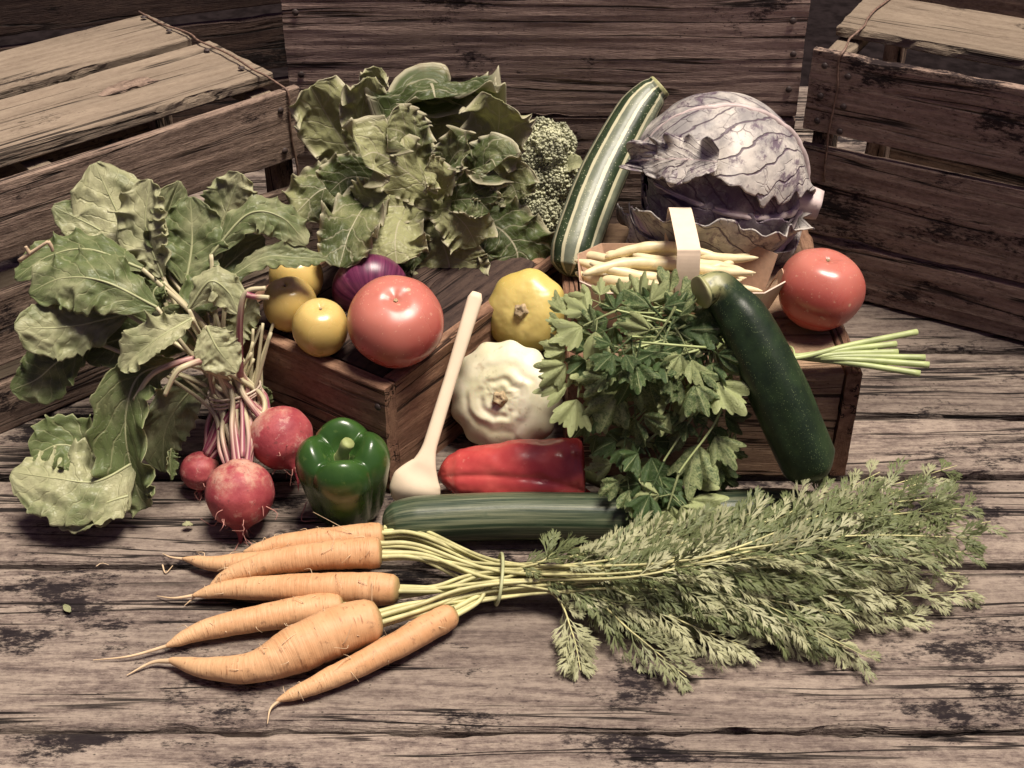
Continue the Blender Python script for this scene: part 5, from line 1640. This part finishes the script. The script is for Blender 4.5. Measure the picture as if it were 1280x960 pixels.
FR += [
    ((820, 705, .052), (1000, 645, .062), (1170, 596, .054), 52, .50),
    ((850, 712, .050), (1060, 652, .060), (1215, 634, .046), 50, .55),
    ((850, 716, .046), (1060, 700, .050), (1180, 690, .040), 48, .55),
    ((820, 724, .040), (1000, 735, .036), (1120, 742, .024), 46, .50),
    ((800, 700, .054), (920, 660, .058), (1040, 612, .056), 48, .40),
    ((780, 735, .034), (860, 745, .032), (960, 770, .020), 46, .32),
    ((860, 705, .054), (1020, 662, .058), (1130, 636, .052), 46, .50),
    ((700, 730, .026), (760, 752, .024), (830, 775, .014), 40, .20),
]
ci = 0
order = [1, 2, 0, 3, 2, 3, 6, 5, 4, 6, 6, 5, 1, 2, 1, 0, 3, 4, 5, 3, 2, 1, 6, 0, 5, 3, 6, 0, 1, 3, 5, 2, 5, 1, 6]
for k, (m1, m2, e_, wd, stt) in enumerate(FR):
    cp, cdv, cr0 = crowns[order[k]]
    if m2[1] < 690 and m2[0] < 1010:
        m1, m2 = (m1[0], m1[1] + 8, m1[2] - 0.006), (m2[0], m2[1] + 14, m2[2] - 0.006)
    rg = np.random.default_rng(900 + k)
    base = cp + rg.normal(0, cr0 * 0.28, 3) * np.array([0.2, 1, 1]) - cdv * 0.002
    knot = CK + np.array([rg.normal(0, 0.002), rg.uniform(-0.017, 0.017), rg.uniform(-0.007, 0.012)])
    # keep the order of stems across the tie
    knot[1] = CK[1] + np.clip((cp[1] - CK[1]) * 0.26, -0.017, 0.020) + rg.normal(0, 0.003)
    p1 = base + cdv * 0.018 + (knot - base) * 0.12
    path = [base, p1, knot, pz(*m1), pz(*m2), pz(*e_)]
    frond(path, wd / 1500.0 * 0.62, 1000 + k, r0=0.0021, start=min(0.9, (0.52 + 0.26 * stt) if k % 3 else (0.36 + stt * 0.3)), npin=int(8 + wd * 0.11))
# cut and bent stalks without leaves
for k, (a, m1, e_) in enumerate([(5, (720, 742, .024), (815, 741, .030)), (2, (700, 690, .040), (745, 682, .046)), (3, (760, 722, .040), (900, 712, .048)), (0, (700, 716, .034), (820, 706, .046)), (1, (690, 700, .040), (840, 668, .050))]):
    cp, cdv, cr0 = crowns[a]
    frond([cp - cdv * 0.002, cp + cdv * 0.02 + (CK - cp) * 0.15, CK + np.array([0, 0.006 * (k - 2), 0.008]), pz(*m1), pz(*e_)], 0.02, 1200 + k, r0=0.0024, leafless=True)
tq = np.linspace(0, 2 * np.pi, 40)
lo_t = CK - cto
MB().grid(tube(lo_t + np.stack([0.003 * np.sin(tq) + 0.001, 0.0225 * np.cos(tq), 0.0150 * np.sin(tq) + 0.002], 1), 0.0013, 7), True).build('tie_band', M['rib'], ct_)

# ------------------------------------------------------------------ scraps on the table
def scrap(name, label, cat, pts, r, mat):
    p = np.array([pz(*q) for q in pts])
    b = p[0].copy()
    b[2] = 0
    o = MB().grid(tube(spl(p, 16) - b, np.linspace(r, r * .5, 16), 5), True, True, True).build(name, mat, None, loc=b)
    return tag(o, label, cat)


scrap('stem_scrap', 'small bent pale stem scrap on the table below the beets', 'scrap', [(203, 706, .002), (207, 716, .0012), (216, 707, .002)], 0.0007, M['hair_pale'])
scrap('root_scrap', 'tiny pale root scrap in front of the green pepper', 'scrap', [(383, 628, .006), (377, 650, .0015), (394, 651, .0015)], 0.0006, M['hair_red'])
scrap('straw_scrap', 'thin dry straw on the table left of the carrots', 'scrap', [(120, 708, .0012), (127, 704, .0015), (136, 706, .0012)], 0.0005, M['twig'])
tw = thing('twig', 'pale forked dry twig sticking out by the beet leaves at the far left', 'twig', pyy(30, 322, -0.110))
t0 = np.array(tw.location)
for pts in ([(24, 326), (42, 314), (60, 302)], [(60, 302), (64, 308), (66, 314)], [(38, 318), (34, 312), (32, 308)]):
    MB().grid(tube(spl([pyy(a, b, -0.110) - t0 for a, b in pts], 10), np.linspace(0.0018, 0.0012, 10), 6), True, True, True).build('twig_branch', M['twig'], tw)
lf = thing('leaf_scrap', 'tiny torn green leaf scrap lying on the table at the left', 'scrap', pz(83, 760, 0.0))
l0 = np.array(lf.location)
add_leaf(lf, 'leaf_blade', np.array([pz(80, 756, 0.003), pz(84, 761, 0.003), pz(88, 765, 0.002)]) - l0, 0.0028, (0, 0, 1), M['beet_leaf'], 3, n=12, m=8)
lf = thing('leaf_scrap', 'small green leaf scrap on the table below the smallest beet', 'scrap', pz(232, 655, 0.0))
l0 = np.array(lf.location)
add_leaf(lf, 'leaf_blade', np.array([pz(228, 656, 0.003), pz(234, 655, 0.004), pz(241, 656, 0.002)]) - l0, 0.003, (0, 0, 1), M['beet_leaf'], 5, n=12, m=8)
